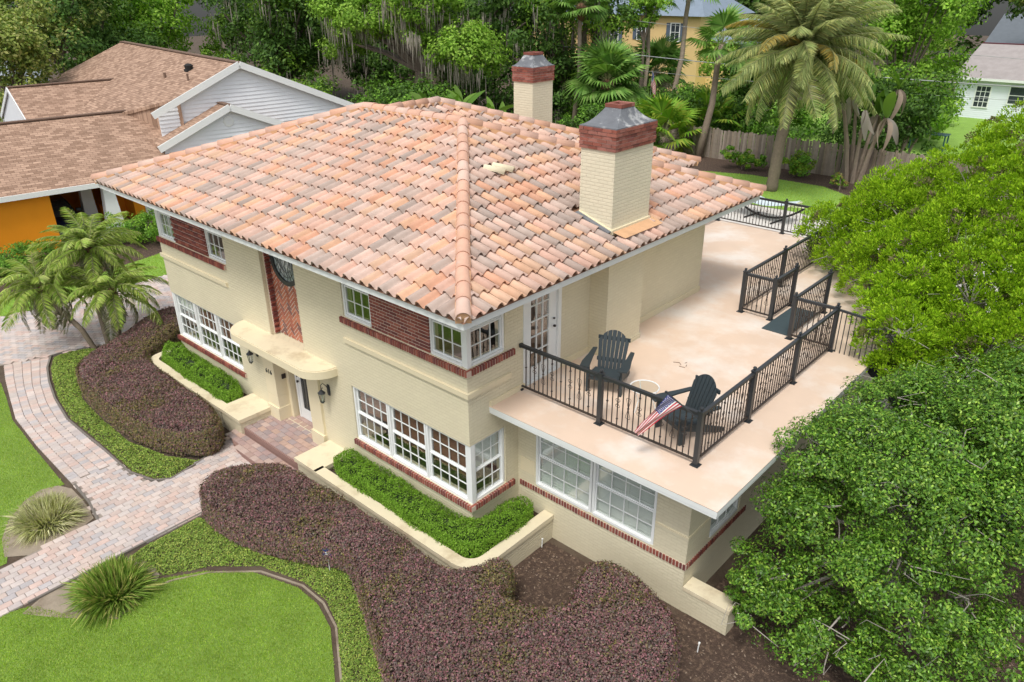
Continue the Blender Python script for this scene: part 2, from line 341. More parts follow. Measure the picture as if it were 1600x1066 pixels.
LAWN3 = [(-20.35, -2.6), (-20.1, -1.2), (-19.95, 1.7), (-20, 3.2), (-20, 9), (-23.2, 9), (-22.6, 4), (-22.0, 1), (-22.2, -1.9), (-23, -6), (-21.3, -6)]
BACKL = [(-18, 27.2), (-14.5, 31.5), (-10.4, 33), (-6.2, 33.0), (-3, 31), (4, 29), (6, 26), (-5.5, 27.3)]
FARL = [(-30, 36.5), (8, 36.5), (8, 62), (-30, 62)]
def grass(name, poly, n, h, label, mat='grass_blade'):
    q = samp(poly, n); t = .6+.4*rng.random(n); D = unit(np.stack([rng.normal(0, .5, n), rng.normal(0, .5, n), np.ones(n)], 1))
    V = bladeV(np.c_[q, np.full(n, .004)], D, h*t, .013*(h/.045)**.4)
    tag(ob(name, npmesh(name, V, 3, mat)), label, 'grass', kind='stuff')
for poly, nm, lab, n, h in ((LAWN1, 'lawn', 'clipped front lawn inside the curved jasmine border', 160000, .05), (LAWN2, 'lawn', 'lawn strip outside the curved paver walk', 90000, .05),
                            (LAWN3, 'lawn', 'grass strip between driveway and orange house', 30000, .07), (BACKL, 'lawn', 'back garden lawn round the date palm', 20000, .09), (FARL, 'lawn', 'bright green lawn beyond the wooden fence', 0, 0)):
    struct(nm, poly, .008, 'lawn_ground' if n > 40000 else 'far_grass', label=lab, cat='lawn')
    if n: grass('grass', poly, n, h, 'grass blades of the '+lab)
struct('soil_patch', smooth_poly([(-6.5, -6.4), (-6.55, -4.68), (-7.33, -4.55), (-8.5, -4.55), (-8.75, -5.2), (-7.8, -6.1)], 1), .012, 'sandy_soil', label='sandy soil patch under the pale strap-leaf clump', cat='soil')
struct('soil_patch', smooth_poly([(-5.12, -6.75), (-5.08, -4.55), (-4.1, -4.4), (-3.75, -4.8), (-3.45, -5.5), (-4.3, -6.2)], 1), .012, 'sandy_soil', label='sandy soil patch under the green strap-leaf clump', cat='soil')
struct('mulch_bed', [(0.9, 1.2), (.9, -1), (2, -4.6), (4.5, -6), (14, -3), (14, 20), (5, 20), (4, 1.2)], .006, 'mulch', label='dark bark mulch bed round the sunroom corner', cat='mulch')
struct('mulch_bed', [(-30, 26), (-20, 26), (-14.5, 31.5), (-10.4, 33), (-6.2, 33), (4, 29), (8, 29), (8, 37), (-30, 37)], .005, 'mulch', label='mulch bed along the wooden fence', cat='mulch')
struct('mulch_bed', [(-23.2, 9), (-22.6, 4), (-22, 1), (-22.2, -1.9), (-23, -6), (-27, -6), (-25.5, 9)], .005, 'mulch', label='mulch bed in front of the orange house', cat='mulch')
struct('patio', [(-14, 14.3), (-14, 24), (-9, 27), (-5.5, 27.3), (6, 25.5), (8, 16), (5, 8.8), (3.9, 8.8), (3.9, 14.3)], .01, 'concrete', label='pale concrete patio behind the terrace', cat='patio')
# edging strips along walk and lawn
def edging(name, pts, label, w=.05, h=.05, m='edging'):
    mb = MB()
    for a, b in zip(pts[:-1], pts[1:]): mb.bar((a[0], a[1], h/2), (b[0], b[1], h/2), w, h)
    tag(mb.build(name, m), label, 'edging')
CURB = [(-7.25, -1.45), (-7.0, -2.17), (-6.85, -2.9), (-7.1, -3.2), (-7.85, -3.42), (-9.53, -3.42), (-10.31, -3.45), (-11.42, -3.46), (-12.82, -3.27), (-14.01, -3.01), (-14.94, -2.74), (-15.74, -2.36), (-15.7, -1.85), (-15.42, -1.36)]
edging('garden_edging', CURB, 'thin dark edging curving round the left planting island')
edging('garden_edging', [(-5.16, -2.9), (-5.1, -6.45)], 'straight dark edging along the front walk')
edging('garden_edging', [(-6.6, -4.62), (-7.33, -4.5), (-8.3, -4.45)], 'short dark edging round the pale clump corner')
edging('garden_edging', [(-4.4, -6.1), (-3.5, -5.5), (-3.8, -4.8), (-3.7, -4.4), (-3.35, -3.8), (-2.65, -3.15), (-1.72, -2.83), (-1.06, -2.83), (-.42, -3.02), (.6, -3.66), (2.2, -4.9)], 'low earth edge between lawn and jasmine', .04, .02, 'sandy_soil')

WALK = [(-5.15, -10), (-6.45, -10), (-6.5, -6.4), (-6.62, -4.63), (-7.33, -4.51), (-8.42, -4.48), (-8.42, -3.4), (-7.85, -3.45), (-7.04, -3.22), (-6.85, -2.9), (-7.0, -2.17), (-7.25, -1.5), (-7.7, -.9), (-4.6, -.9), (-4.6, -1.6), (-5.15, -2.9)]
DRIVE = [(-15.75, -2.4), (-15.5, -1.3), (-14.5, .4), (-14.8, 1.5), (-13.2, 3), (-12.6, 6), (-12.4, 13), (-19.9, 13), (-19.9, 3.2), (-19.85, 1.7), (-20.05, -1.3), (-20.3, -2.5), (-21.2, -6), (-17, -7), (-16.2, -3.6)]
LE = [(-8.4, -4.48), (-10.67, -4.45), (-12.5, -4.35), (-13.95, -4.05), (-15.1, -3.8), (-16.25, -3.5)]
RE = [(-8.4, -3.4), (-9.9, -3.46), (-11.42, -3.48), (-12.82, -3.29), (-14.0, -3.03), (-15.78, -2.4)]
walk = tag(ob('paved_walk', None), 'tumbled pink and grey paver walk and driveway', 'paving', kind='structure')
mbj = MB()
for poly, z in ((WALK, .014), (DRIVE, .010), (LE+RE[::-1], .012)):
    A = sum(poly[i][0]*poly[(i+1) % len(poly)][1]-poly[(i+1) % len(poly)][0]*poly[i][1] for i in range(len(poly)))
    mbj.add([(x, y, z) for x, y in (poly if A > 0 else poly[::-1])], [tuple(range(len(poly)))])
mbj.build('joint_sand', 'joint_sand', walk)
PL, PW, PG = .225, .15, .008
pav = []                                                   # (centre x, y, angle, length, width)
def grid_pavers(poly, ang, PL=PL, PW=PW):
    a = np.array(poly); c = a.mean(0); ca, sa = math.cos(ang), math.sin(ang); rad = np.linalg.norm(a-c, axis=1).max()
    nx, ny = int(rad/PL)+2, int(rad/PW)+2; P = []
    for j in range(-ny, ny+1):
        for i in range(-nx, nx+1):
            u = (i+(.5 if j % 2 else 0))*PL; v = j*PW; P.append((c[0]+u*ca-v*sa, c[1]+u*sa+v*ca))
    P = np.array(P); P = P[inpoly(P, poly)]
    d, _ = edgedist(P, poly); return [(x, y, ang, PL, PW) for (x, y), q in zip(P, d) if q > .015]
pav += grid_pavers(WALK, R(90)); pav += grid_pavers(DRIVE, R(38), .24, .16)
def lerp_path(pts, t):
    d = [0]
    for a, b in zip(pts[:-1], pts[1:]): d.append(d[-1]+math.dist(a, b))
    s = t*d[-1]
    for i in range(len(pts)-1):
        if s <= d[i+1]+1e-9:
            k = (s-d[i])/(d[i+1]-d[i]); return (pts[i][0]+(pts[i+1][0]-pts[i][0])*k, pts[i][1]+(pts[i+1][1]-pts[i][1])*k)
    return pts[-1]
for kx in range(5):
    for r_ in range(52):
        t = (r_+(.5 if kx % 2 else 0)+.5)/53
        a, b = lerp_path(LE, t), lerp_path(RE, t); s = (kx+.5)/5
        x, y = a[0]+(b[0]-a[0])*s, a[1]+(b[1]-a[1])*s
        pav.append((x, y, math.atan2(b[1]-a[1], b[0]-a[0]), math.dist(a, b)/5, .148))
pav.sort(key=lambda q: (q[0]-CAM.x)**2+(q[1]-CAM.y)**2)
pav = [q for q in pav if not (q[1] < -7.6 and q[0] > -8)]
def paver_mb(mb, x, y, ang, L, W, z0=.005, z1=.045):
    e = .008; ca, sa = math.cos(ang), math.sin(ang); vs = []
    for (l, w_, z) in ((L-PG, W-PG, z0), (L-PG, W-PG, z1-e), (L-PG-2*e, W-PG-2*e, z1)):
        for sx, sy in ((-1, -1), (1, -1), (1, 1), (-1, 1)): u, v = sx*l/2, sy*w_/2; vs.append((x+u*ca-v*sa, y+u*sa+v*ca, z))
    fs = [(i, (i+1) % 4, 4+(i+1) % 4, 4+i) for i in range(4)]+[(4+i, 4+(i+1) % 4, 8+(i+1) % 4, 8+i) for i in range(4)]+[(8, 9, 10, 11)]
    return mb.add(vs, fs)
shared = {}
for x, y, ang, L, W in pav[:300]:
    k = (round(L, 2), round(W, 2))
    if k not in shared: shared[k] = paver_mb(MB(), 0, 0, 0, L, W).mesh('paver', 'paver')
    ob('paver', shared[k], walk, (x, y, rng.normal(0, .001)-(.006 if W == .148 else 0)), (0, 0, ang))
mb = MB()
for q in pav[300:]: paver_mb(mb, *q, z1=.039 if q[4] == .148 else .045)
mb.build('paver_field', 'paver', walk, kind='stuff')

# ------------------------------------------------------------------ the house
W_, D_, OV, ZE, TAN = 11.82, 8.24, .943, 5.61, .34
ZT = 3.10; ZA, ZB, ZC, ZD = 3.94, 3.494, 2.454, 1.0
house = thing('stucco_house', 'two-storey cream painted brick house with pink terracotta tile roof and roof terrace', 'house')
def wall_cells(mb, a0, a1, z0, z1, ops, mp, mi=0):
    A = sorted({a0, a1, *[q for o in ops for q in o[:2] if a0 < q < a1]}); Z = sorted({z0, z1, *[q for o in ops for q in o[2:] if z0 < q < z1]})
    for i in range(len(A)-1):
        runs = []
        for k in range(len(Z)-1):
            ca, cz = (A[i]+A[i+1])/2, (Z[k]+Z[k+1])/2
            if any(o[0] < ca < o[1] and o[2] < cz < o[3] for o in ops): continue
            if runs and abs(runs[-1][1]-Z[k]) < 1e-9: runs[-1][1] = Z[k+1]
            else: runs.append([Z[k], Z[k+1]])
        for q in runs: mb.box(*mp(A[i], A[i+1]), q[0], q[1], mi)
UZ0, UZ1 = 4.08, 5.42; LZ0, LZ1 = 1.13, 2.454
XL = -W_
cx0 = -5.97
F_OPS = [(-.98, 0, UZ0, UZ1), (-2.67, -.98, UZ0, UZ1), (-3.58, -2.67, UZ0, UZ1), (-6.63, -5.26, 2.70, 5.5), (cx0-1.15, cx0+1.15, .35, 2.56), (-3.58, 0, LZ0, LZ1),
         (XL, XL+.98, UZ0, UZ1), (XL+.98, XL+2.67, UZ0, UZ1), (XL+2.67, XL+3.58, UZ0, UZ1), (XL, XL+3.5, LZ0, LZ1)]
mb = MB(); wall_cells(mb, XL, 0, 0, 5.5, F_OPS, lambda a, b: (a, b, 0, .25)); mb.build('front_wall', 'painted_brick', house)
S_OPS = [(0, 1.0, UZ0, UZ1), (0, .97, LZ0, LZ1), (1.5, 2.63, ZT+.0, 5.25)]
mb = MB(); wall_cells(mb, .25, D_, 0, 5.5, S_OPS, lambda a, b: (-.25, 0, a, b)); mb.build('side_wall', 'painted_brick', house)
mb = MB(); wall_cells(mb, .25, D_, 0, 5.5, [(0, 1.0, UZ0, UZ1), (0, .97, LZ0, LZ1)], lambda a, b: (XL, XL+.25, a, b)); mb.build('side_wall', 'painted_brick', house)
mb = MB(); mb.box(XL+.25, -.25, D_-.25, D_, 0, 5.5); mb.box(XL+.6, -2.8, D_+.01, 10.1, 0, 5.5); mb.build('rear_wall', 'painted_brick', house)
mb = MB(); mb.box(XL+.25, -.25, .8, D_-.25, .3, .42); mb.box(XL+.25, -.25, .8, D_-.25, 2.95, 3.08); mb.box(XL+.25, -.25, 3.2, 3.3, .42, 2.95); mb.box(XL+.25, -.25, 3.6, 3.7, 3.08, 5.5); mb.build('interior_floor', 'interior', house)
# string courses (flat projecting bands), base trims
for z0, z1, p in ((ZB, ZB+.1, .05), (ZB-.03, ZB-.002, .02)):
    MB().box(-3.62, p, -p, 0, z0, z1).box(0, p, 0, 1.12, z0, z1).build('string_course', 'cream_paint', house)
    MB().box(XL-p, -8.35, -p, 0, z0, z1).build('string_course', 'cream_paint', house)
for q in ((0, .035, 2.66, 3.56, ZT, ZT+.12), (0, .035, 4.9, D_, ZT, ZT+.13), (0, .05, .55, 1.5, ZT, ZT+.1)): MB().box(*q).build('base_trim', 'cream_paint', house)
# chimney breast on the terrace side
mb = MB(); mb.box(0, .43, 3.58, 4.88, ZT, 5.45); mb.box(0, .45, 3.56, 4.9, ZT, ZT+.12); mb.box(.43, .445, 3.58, 3.8, ZT+.12, 5.43); mb.build('chimney_breast', 'painted_brick', house)

# sills and bands of rowlock bricks: sill > brick
BR = MB().box(-.0235, .0235, -.06, .10, 0, .118).mesh('brick', 'red_brick')
BR2 = MB().box(-.023, .023, -.022, .04, -.002, .109).mesh('brick', 'red_brick')
def sill(parent, a0, a1, z, axis, me=BR, out=0., mort='mortar', h=.108, dep=.048, base=0.):
    e = ob('sill', None, parent)
    n = max(1, round((a1-a0)/.0677)); st = (a1-a0)/n; mbm = MB()
    if axis == 'y': mbm.box(a0, a1, base-out-dep, base+.1, z+.004, z+h)
    else: mbm.box(base-.1, base+out+dep, a0, a1, z+.004, z+h)
    mbm.build('mortar_bed', mort, e)
    for i in range(n):
        a = a0+(i+.5)*st; j = rng.normal(0, .002)
        if axis == 'y': ob('brick', me, e, (a, base-out+j, z), (0, 0, 0))
        else: ob('brick', me, e, (base+out+j, a, z), (0, 0, math.pi/2))
    return e
sill(house, -3.67, .05, ZA, 'y'); sill(house, .052, 1.23, ZA, 'x')
sill(house, XL-.05, -8.28, ZA, 'y')
sill(house, -3.62, .05, ZD, 'y'); sill(house, .052, 1.2, ZD, 'x')
sill(house, XL-.05, -8.2, ZD, 'y')

# red brick infill panels between the upper windows: brick_panel > brick
def brick_mesh(l, h, d, m): return MB().box(-l/2, l/2, 0, d, 0, h).mesh('brick', m)
BF, BH = brick_mesh(.186, .051, .05, 'red_brick'), brick_mesh(.085, .051, .05, 'red_brick')
for x0, x1, ribs in ((-2.67, -.98, 0), (XL+.98, XL+2.67, 1)):
    e = ob('brick_panel', None, house); MB().box(x0, x1, .009, .25, UZ0, UZ1).build('mortar_bed', 'mortar', e)
    for r_ in range(20):
        z = UZ0+.006+r_*.068
        if z > UZ1-.06: break
        x = x0+(.0 if r_ % 2 else -.1); prj = -.028 if (ribs and r_ % 2) else 0.002
        while x < x1-.02:
            a, b = max(x, x0), min(x+.193, x1)
            if b-a > .15: ob('brick', BF, e, ((a+b)/2, prj+rng.normal(0, .001), z))
            elif b-a > .03: ob('brick', BH, e, ((a+b)/2, prj+rng.normal(0, .001), z))
            x += .203
# herringbone recess over the entrance
RX0, RX1, RY = -6.63, -5.26, .225
e = ob('herringbone_panel', None, house)
MB().box(RX0+.001, RX1-.001, RY+.01, RY+.2, 2.71, 5.5).build('mortar_bed', 'mortar_light', e)
MB().box(RX0-.002, RX0+.02, .10, RY+.012, 2.72, 5.5).build('left_reveal', 'mortar_light', e)
CXW, CZW, RW = -5.94, 4.63, .50
HB = {}
def clip_rect(pts, x0, x1, z0, z1):
    for ax, val, sg in ((0, x0, 1), (0, x1, -1), (1, z0, 1), (1, z1, -1)):
        out = []
        for i in range(len(pts)):
            a, b = pts[i], pts[(i+1) % len(pts)]; da, db = sg*(a[ax]-val), sg*(b[ax]-val)
            if da >= 0: out.append(a)
            if da*db < 0: t = da/(da-db); out.append((a[0]+(b[0]-a[0])*t, a[1]+(b[1]-a[1])*t))
        pts = out
        if not pts: return []
    return pts
bw = .074; c45 = math.sqrt(.5)
for i in range(-48, 49):                                  # 3:1 herringbone lattice turned 45 degrees
    for j in range(-9, 10):
        for kind in (0, 1):
            if kind == 0: rc = [((i+6*j)*bw, i*bw), ((i+6*j+3)*bw, i*bw), ((i+6*j+3)*bw, (i+1)*bw), ((i+6*j)*bw, (i+1)*bw)]
            else: rc = [(i*bw, (i-5+6*j)*bw), ((i+1)*bw, (i-5+6*j)*bw), ((i+1)*bw, (i-2+6*j)*bw), (i*bw, (i-2+6*j)*bw)]
            g = .0105; cx = sum(q[0] for q in rc)/4; cy = sum(q[1] for q in rc)/4
            sh = [(q[0]+(g if q[0] < cx else -g), q[1]+(g if q[1] < cy else -g)) for q in rc]
            p2 = [(RX0+.7+(a-b)*c45, 4.0+(a+b)*c45) for a, b in sh]
            p2 = clip_rect(p2, RX0+.05, RX1-.005, 2.72, 5.45)
            if len(p2) < 3: continue
            mx, mz = sum(q[0] for q in p2)/len(p2), sum(q[1] for q in p2)/len(p2)
            if math.hypot(mx-CXW, mz-CZW) < RW+.07 or area(p2) < .0008: continue
            y = RY+rng.normal(0, .0015); n = len(p2)
            m_ = MB().add([(a-mx, 0, b-mz) for a, b in p2]+[(a-mx, .03, b-mz) for a, b in p2], [tuple(range(n))]+[(k, n+k, n+(k+1) % n, (k+1) % n) for k in range(n)]).mesh('brick', 'herring_brick')
            ob('brick', m_, e, (mx, y, mz))
TOOTH = MB().box(0, .05, 0, .115, 0, .05).mesh('brick', 'red_brick')
for r_ in range(42):
    z = 2.74+r_*.068
    if z > 5.4: break
    ob('brick', TOOTH, e, (RX0+.0+(.025 if r_ % 2 else .0), .104, z))
# round leaded window in the recess
wn = ob('round_window', None, house, (CXW, RY, CZW))
def ringmb(r0, r1, y0, y1, n=40):
    mb = MB(); vs = []
    for k in range(n):
        t = 2*math.pi*k/n; c, s = math.cos(t), math.sin(t); vs += [(r0*c, y0, r0*s), (r1*c, y0, r1*s), (r1*c, y1, r1*s), (r0*c, y1, r0*s)]
    fs = []
    for k in range(n):
        a, b = 4*k, 4*((k+1) % n)
        for q in range(4): fs.append((a+q, a+(q+1) % 4, b+(q+1) % 4, b+q))
    return mb.add(vs, fs)
ringmb(RW-.045, RW+.06, -.035, .012).build('frame', 'black_iron', wn)
mb = MB(); n = 40; mb.add([(RW*.95*math.cos(2*math.pi*k/n), .005, RW*.95*math.sin(2*math.pi*k/n)) for k in range(n)], [tuple(range(n-1, -1, -1))]); mb.build('pane', 'leaded_glass', wn)
mb = MB()
for k in range(-3, 4):
    pts = [(.12*k+.05*math.sin(t*6+k), -.008, t*RW*.9*math.sqrt(max(.05, 1-(k*.13/.5)**2))) for t in np.linspace(-1, 1, 9)]; mb.tube(pts, .007, 4)
for t in (.2, .32): mb.tube([(t*math.cos(q), -.008, t*math.sin(q)-.05) for q in np.linspace(0, 2*math.pi, 17)], .007, 4)
mb.build('lead_came', 'black_iron', wn)

# ---- windows
def window(parent, W, Z0, Z1, cols, rows, mat, sashes=2, blind=None, name='window', post=.05):
    """double-hung window in its own frame: x along, y inward, z up"""
    e = ob(name, None, parent, mat=mat); H = Z1-Z0; f = MB(); c = .05; y0, y1 = .03, .13
    f.box(0, c, y0, y1, 0, H); f.box(W-c, W, y0, y1, 0, H); f.box(c, W-c, y0, y1, H-c, H); f.box(c, W-c, y0-.02, y1, 0, c)
    f.build('frame', 'white_paint', e)
    hs_ = (H-2*c)/sashes; g = MB(); pm = {}
    for s in range(sashes):
        z0 = c+s*hs_; ys = y0+.03+(.025 if s else 0); r = .027
        g.box(c, W-c, ys, ys+.03, z0, z0+r); g.box(c, W-c, ys, ys+.03, z0+hs_-r, z0+hs_)
        g.box(c, c+r, ys, ys+.03, z0+r, z0+hs_-r); g.box(W-c-r, W-c, ys, ys+.03, z0+r, z0+hs_-r)
        iw, ih = W-2*c-2*r, hs_-2*r; pw, ph = iw/cols, ih/rows; b = .008
        for k in range(1, cols): x = c+r+k*pw; g.box(x-b, x+b, ys+.002, ys+.026, z0+r, z0+hs_-r)
        for k in range(1, rows):
            z = z0+r+k*ph; x = c+r
            for q in range(cols): g.box(x+q*pw+(b if q else 0), x+(q+1)*pw-(b if q < cols-1 else 0), ys+.004, ys+.024, z-b, z+b)
        key = (round(pw, 4), round(ph, 4))
        if key not in pm: pm[key] = MB().add([(0, 0, 0), (pw, 0, 0), (pw, 0, ph), (0, 0, ph)], [(0, 1, 2, 3)]).mesh('pane', 'glass')
        for i in range(cols):
            for j in range(rows): ob('pane', pm[key], e, (c+r+i*pw, ys+.014, z0+r+j*ph))
    g.build('sash', 'white_paint', e)
    if blind:
        kind, z0, z1, bm = blind; m = MB(); n = int((z1-z0)*H/.05)
        if kind == 'curtain':
            pts = [(x, .2+.03*math.sin(x*28), 0) for x in np.linspace(.04, W-.04, 40)]
            m.add([(x, y, z0*H) for x, y, _ in pts]+[(x, y, z1*H) for x, y, _ in pts], [(i, i+1, 41+i, 40+i) for i in range(39)])
        else:
            spans = [(.06, W-.06)] if kind == 'blind' else [(.07, W/2-.03), (W/2+.03, W-.07)]
            for a, b in spans:
                if kind == 'shutter':
                    for q in (a-.03, b-.02): m.box(q, q+.05, .135, .165, z0*H, z1*H)
                    for q in (z0*H, (z0+z1)/2*H, z1*H-.06): m.box(a, b, .137, .163, q, q+.06)
                for k in range(n if kind == 'blind' else int(n*.85)):
                    z = z0*H+(k+.5)*(z1-z0)*H/(n if kind == 'blind' else int(n*.85))
                    m.bar((a+.02, .15, z), (b-.02, .15, z), .05, .006, up=(0, -.6, .8))
        m.build('blind', bm, e)
    return e
def MF(x, y, z): return Matrix.Translation((x, y, z))
def MR(x, y, z): return Matrix.Translation((x, y, z)) @ Matrix.Rotation(math.pi/2, 4, 'Z')      # facing +X, along +Y
def ML(x, y, z): return Matrix.Translation((x, y, z)) @ Matrix.Rotation(-math.pi/2, 4, 'Z')     # facing -X
def MBk(x, y, z): return Matrix.Translation((x, y, z)) @ Matrix.Rotation(math.pi, 4, 'Z')
P_ = .1                                                    # corner posts of the wrap-round windows
for x, z0, z1 in ((-P_, UZ0, UZ1), (-P_, LZ0, LZ1)):
    MB().box(-P_, .0, .02, .02+P_, z0, z1).build('corner_post', 'white_paint', house)
    MB().box(XL+.0, XL+P_, .02, .02+P_, z0, z1).build('corner_post', 'white_paint', house)
for k in range(3):
    wx = (3.58-P_)/3; window(house, wx-.012, LZ0, LZ1, 4, 2, MF(-3.58+k*wx+.006, .0, LZ0), blind=('blind', .35 if k else .55, 1, 'wood_blind'))
    wx = (3.5-P_)/3; window(house, wx-.012, LZ0, LZ1, 4, 2, MF(XL+P_+k*wx+.006, .0, LZ0), blind=('blind', .62, 1, 'white_blind') if k == 0 else ('blind', .5, 1, 'wood_blind'))
window(house, .97-P_-.03, LZ0, LZ1, 3, 2, MR(0, .02+P_, LZ0), blind=('blind', .5, 1, 'white_blind'))
window(house, .97-P_-.03, LZ0, LZ1, 3, 2, ML(XL, .97, LZ0))
window(house, .98-P_, UZ0, UZ1, 3, 2, MF(-.98, 0, UZ0)); window(house, .9, UZ0, UZ1, 3, 2, MR(0, .02+P_-.02, UZ0))
window(house, .905, UZ0, UZ1, 3, 2, MF(-3.58, 0, UZ0))
window(house, .98-P_, UZ0, UZ1, 3, 2, MF(XL+P_, 0, UZ0), blind=('curtain', .02, 1, 'curtain')); window(house, .9, UZ0, UZ1, 3, 2, ML(XL, 1.0, UZ0))
window(house, .905, UZ0, UZ1, 3, 2, MF(XL+2.672, 0, UZ0))

# ---- entrance: canopy, pilasters, door, lamps, number
cx = -5.97; pts = []
HW, DEP = 1.93, .60
for k in range(13): t = math.pi*k/24; pts.append((cx+HW-DEP+DEP*math.sin(math.pi/2-t), -DEP*math.cos(math.pi/2-t)))
left = [(2*cx-x, y) for x, y in pts[::-1]]
poly = [(cx+HW, .0)]+pts+left+[(cx-HW, .0)]
can = ob('entrance_canopy', None, house)
MB().prism(poly, 2.53, 2.71).build('canopy_slab', 'cream_paint', can)
q = [(cx+(x-cx)*.985, y*.97) for x, y in poly]; MB().prism(q, 2.711, 2.735).build('canopy_top', 'cream_stained', can)
for sx in (-1, 1):
    p_ = ob('pilaster', None, house); m = MB(); a, b = (cx-1.17, cx-.71) if sx < 0 else (cx+.71, cx+1.17)
    m.box(a, b, -.06, .42, 1.02, 2.56); m.box(a, b, -.056, .42, .70, 1.0); m.box(a+.004, b-.004, -.05, .42, 1.0, 1.02); m.box(a-.02, b+.02, -.1, .42, .35, .70); m.build('shaft', 'cream_paint', p_)
    m = MB(); i0, i1 = (b, b+.12) if sx < 0 else (a-.12, a); m.box(i0, i1, .24, .42, .35, 2.56); m.build('jamb', 'cream_paint', p_)
mb = MB(); mb.box(cx-.71, cx+.71, .45, .55, .35, 2.56); mb.box(cx-.59, cx+.59, .24, .45, 2.46, 2.56); mb.build('porch_back_wall', 'cream_paint', house)
dr = ob('front_door', None, house, (cx-.46, .385, .36)); m = MB()
m.box(0, .14, 0, .05, 0, 2.02); m.box(.78, .92, 0, .05, 0, 2.02); m.box(.14, .78, 0, .05, 0, .3); m.box(.14, .78, 0, .05, 1.88, 2.02); m.build('door_leaf', 'white_paint', dr)
m = MB(); m.box(-.06, 0, -.02, .06, 0, 2.08); m.box(.92, .98, -.02, .06, 0, 2.08); m.box(0, .92, -.02, .06, 2.02, 2.08); m.build('door_frame', 'white_paint', dr)
MB().box(.14, .78, .015, .035, .3, 1.88).build('pane', 'dark_glass', dr)
m = MB()
for t in np.linspace(.2, .72, 5): m.tube([(t+.03*math.sin(q*4), .008, .3+1.58*q) for q in np.linspace(0, 1, 9)], .006, 4)
m.build('door_grille', 'black_iron', dr)
m = MB(); m.lathe([(.0, -.03), (.03, -.02), (.03, .02), (0, .03)], 8, (.07, -.04, 1.05)); m.lathe([(0, -.02), (.022, -.01), (.022, .01), (0, .02)], 8, (.07, -.03, 1.2)); m.build('door_handle', 'black_iron', dr)
MB().box(cx-.71+.001, cx-.68, .12, .22, 1.46, 1.58).build('mailbox', 'bronze_iron', house)
def lantern(parent, x, z):
    e = ob('wall_lantern', None, parent, (x, 0, z)); e.scale = (.85, .72, .85); m = MB()
    m.lathe([(.06, -.16), (.075, -.1), (.075, .1), (.05, .16)], 8, (0, -.012, 0), sy=.25)
    pts = [(0, -.02, .02), (0, -.1, .16), (0, -.2, .26), (0, -.28, .22), (0, -.27, .13), (0, -.21, .12), (0, -.21, .17)]; m.tube(pts, .011, 6)
    m.tube([(0, -.27, .2), (0, -.27, .08)], .012, 6); m.build('bracket', 'black_iron', e)
    m = MB(); c = (0, -.27, 0); m.lathe([(.0, .12), (.03, .09), (.05, .06), (.12, .0), (.11, -.01), (0, -.01)], 8, c); m.lathe([(.0, -.33), (.03, -.3), (.065, -.27), (.07, -.255), (0, -.255)], 8, c)
    for k in range(8): t = 2*math.pi*k/8; m.tube([(.1*math.cos(t), -.27+.1*math.sin(t), -.01), (.065*math.cos(t), -.27+.065*math.sin(t), -.26)], .006, 4)
    m.build('lantern_cage', 'black_iron', e)
    m = MB(); m.lathe([(.06, -.25), (.093, -.015)], 8, c); m.build('lantern_glass', 'glass', e)
    m = MB(); m.lathe([(.012, -.25), (.012, -.12), (.006, -.1)], 6, c); m.build('candle', 'white_paint', e)
lantern(house, cx-1.5, 2.0); lantern(house, cx+1.5, 2.02)
tx = bpy.data.curves.new('house_number', 'FONT'); tx.body = '616'; tx.size = .17; tx.extrude = .008; tx.align_x = 'CENTER'; tx.space_character = 1.15
_t = bpy.data.objects.new('house_number', tx); col.objects.link(_t); bpy.context.view_layer.update(); _me = bpy.data.meshes.new_from_object(_t.evaluated_get(bpy.context.evaluated_depsgraph_get())); bpy.data.objects.remove(_t)
_me.materials.clear(); _me.materials.append(MATS['black_iron']); ob('house_number', _me, house, (cx-.95, -.064, 1.60), (math.pi/2, 0, 0))

# ---- planters, porch, steps
def ring(path, w): return path
def planter(name, path, inner, label_):
    e = ob(name, None, house)
    def strip(z0, z1, w0, w1, nm, m):
        mb = MB(); n = len(path); off = []
        for i in range(n):
            a = Vector(path[max(i-1, 0)]); b = Vector(path[min(i+1, n-1)]); d = (b-a).normalized(); nn = Vector((d.y, -d.x)); off.append(nn)
        for i in range(n-1):
            A, B = Vector(path[i]), Vector(path[i+1])
            q = [A+off[i]*w1, B+off[i+1]*w1, B-off[i+1]*w0, A-off[i]*w0]
            mb.add([(v.x, v.y, z0) for v in q]+[(v.x, v.y, z1) for v in q], [(3, 2, 1, 0), (4, 5, 6, 7), (0, 1, 5, 4), (2, 3, 7, 6)]+([(3, 0, 4, 7)] if i == 0 else [])+([(1, 2, 6, 5)] if i == n-2 else []))
        mb.build(nm, m, e)
    strip(0, .5, .1, .1, 'planter_wall', 'painted_brick'); strip(.5, .6, .115, .13, 'planter_cap', 'cream_stained')
    mb = MB(); mb.add([(x, y, .42) for x, y in inner], [tuple(range(len(inner)))]); mb.build('planter_soil', 'mulch', e)
arc = [(.42+.4*math.sin(t), -.45-.4*math.cos(t)) for t in np.linspace(0, math.pi/2, 8)]
pathR = [(-3.95, -.85)]+arc+[(.82, 1.34)]
planter('raised_planter', pathR, [(-3.95, -.85)]+arc+[(.82, 1.34), (.0, 1.34), (0, 0), (-3.95, 0)], '')
arcL = [(-11.75-.35*math.sin(t), -.5-.35*math.cos(t)) for t in np.linspace(math.pi/2, 0, 6)]
pathL = [(-12.1, .3)]+arcL+[(-8.05, -.85)]
planter('raised_planter', pathL, [(-12.1, .3)]+arcL+[(-8.05, -.85), (-8.05, 0), (XL, 0), (XL, .3)], '')
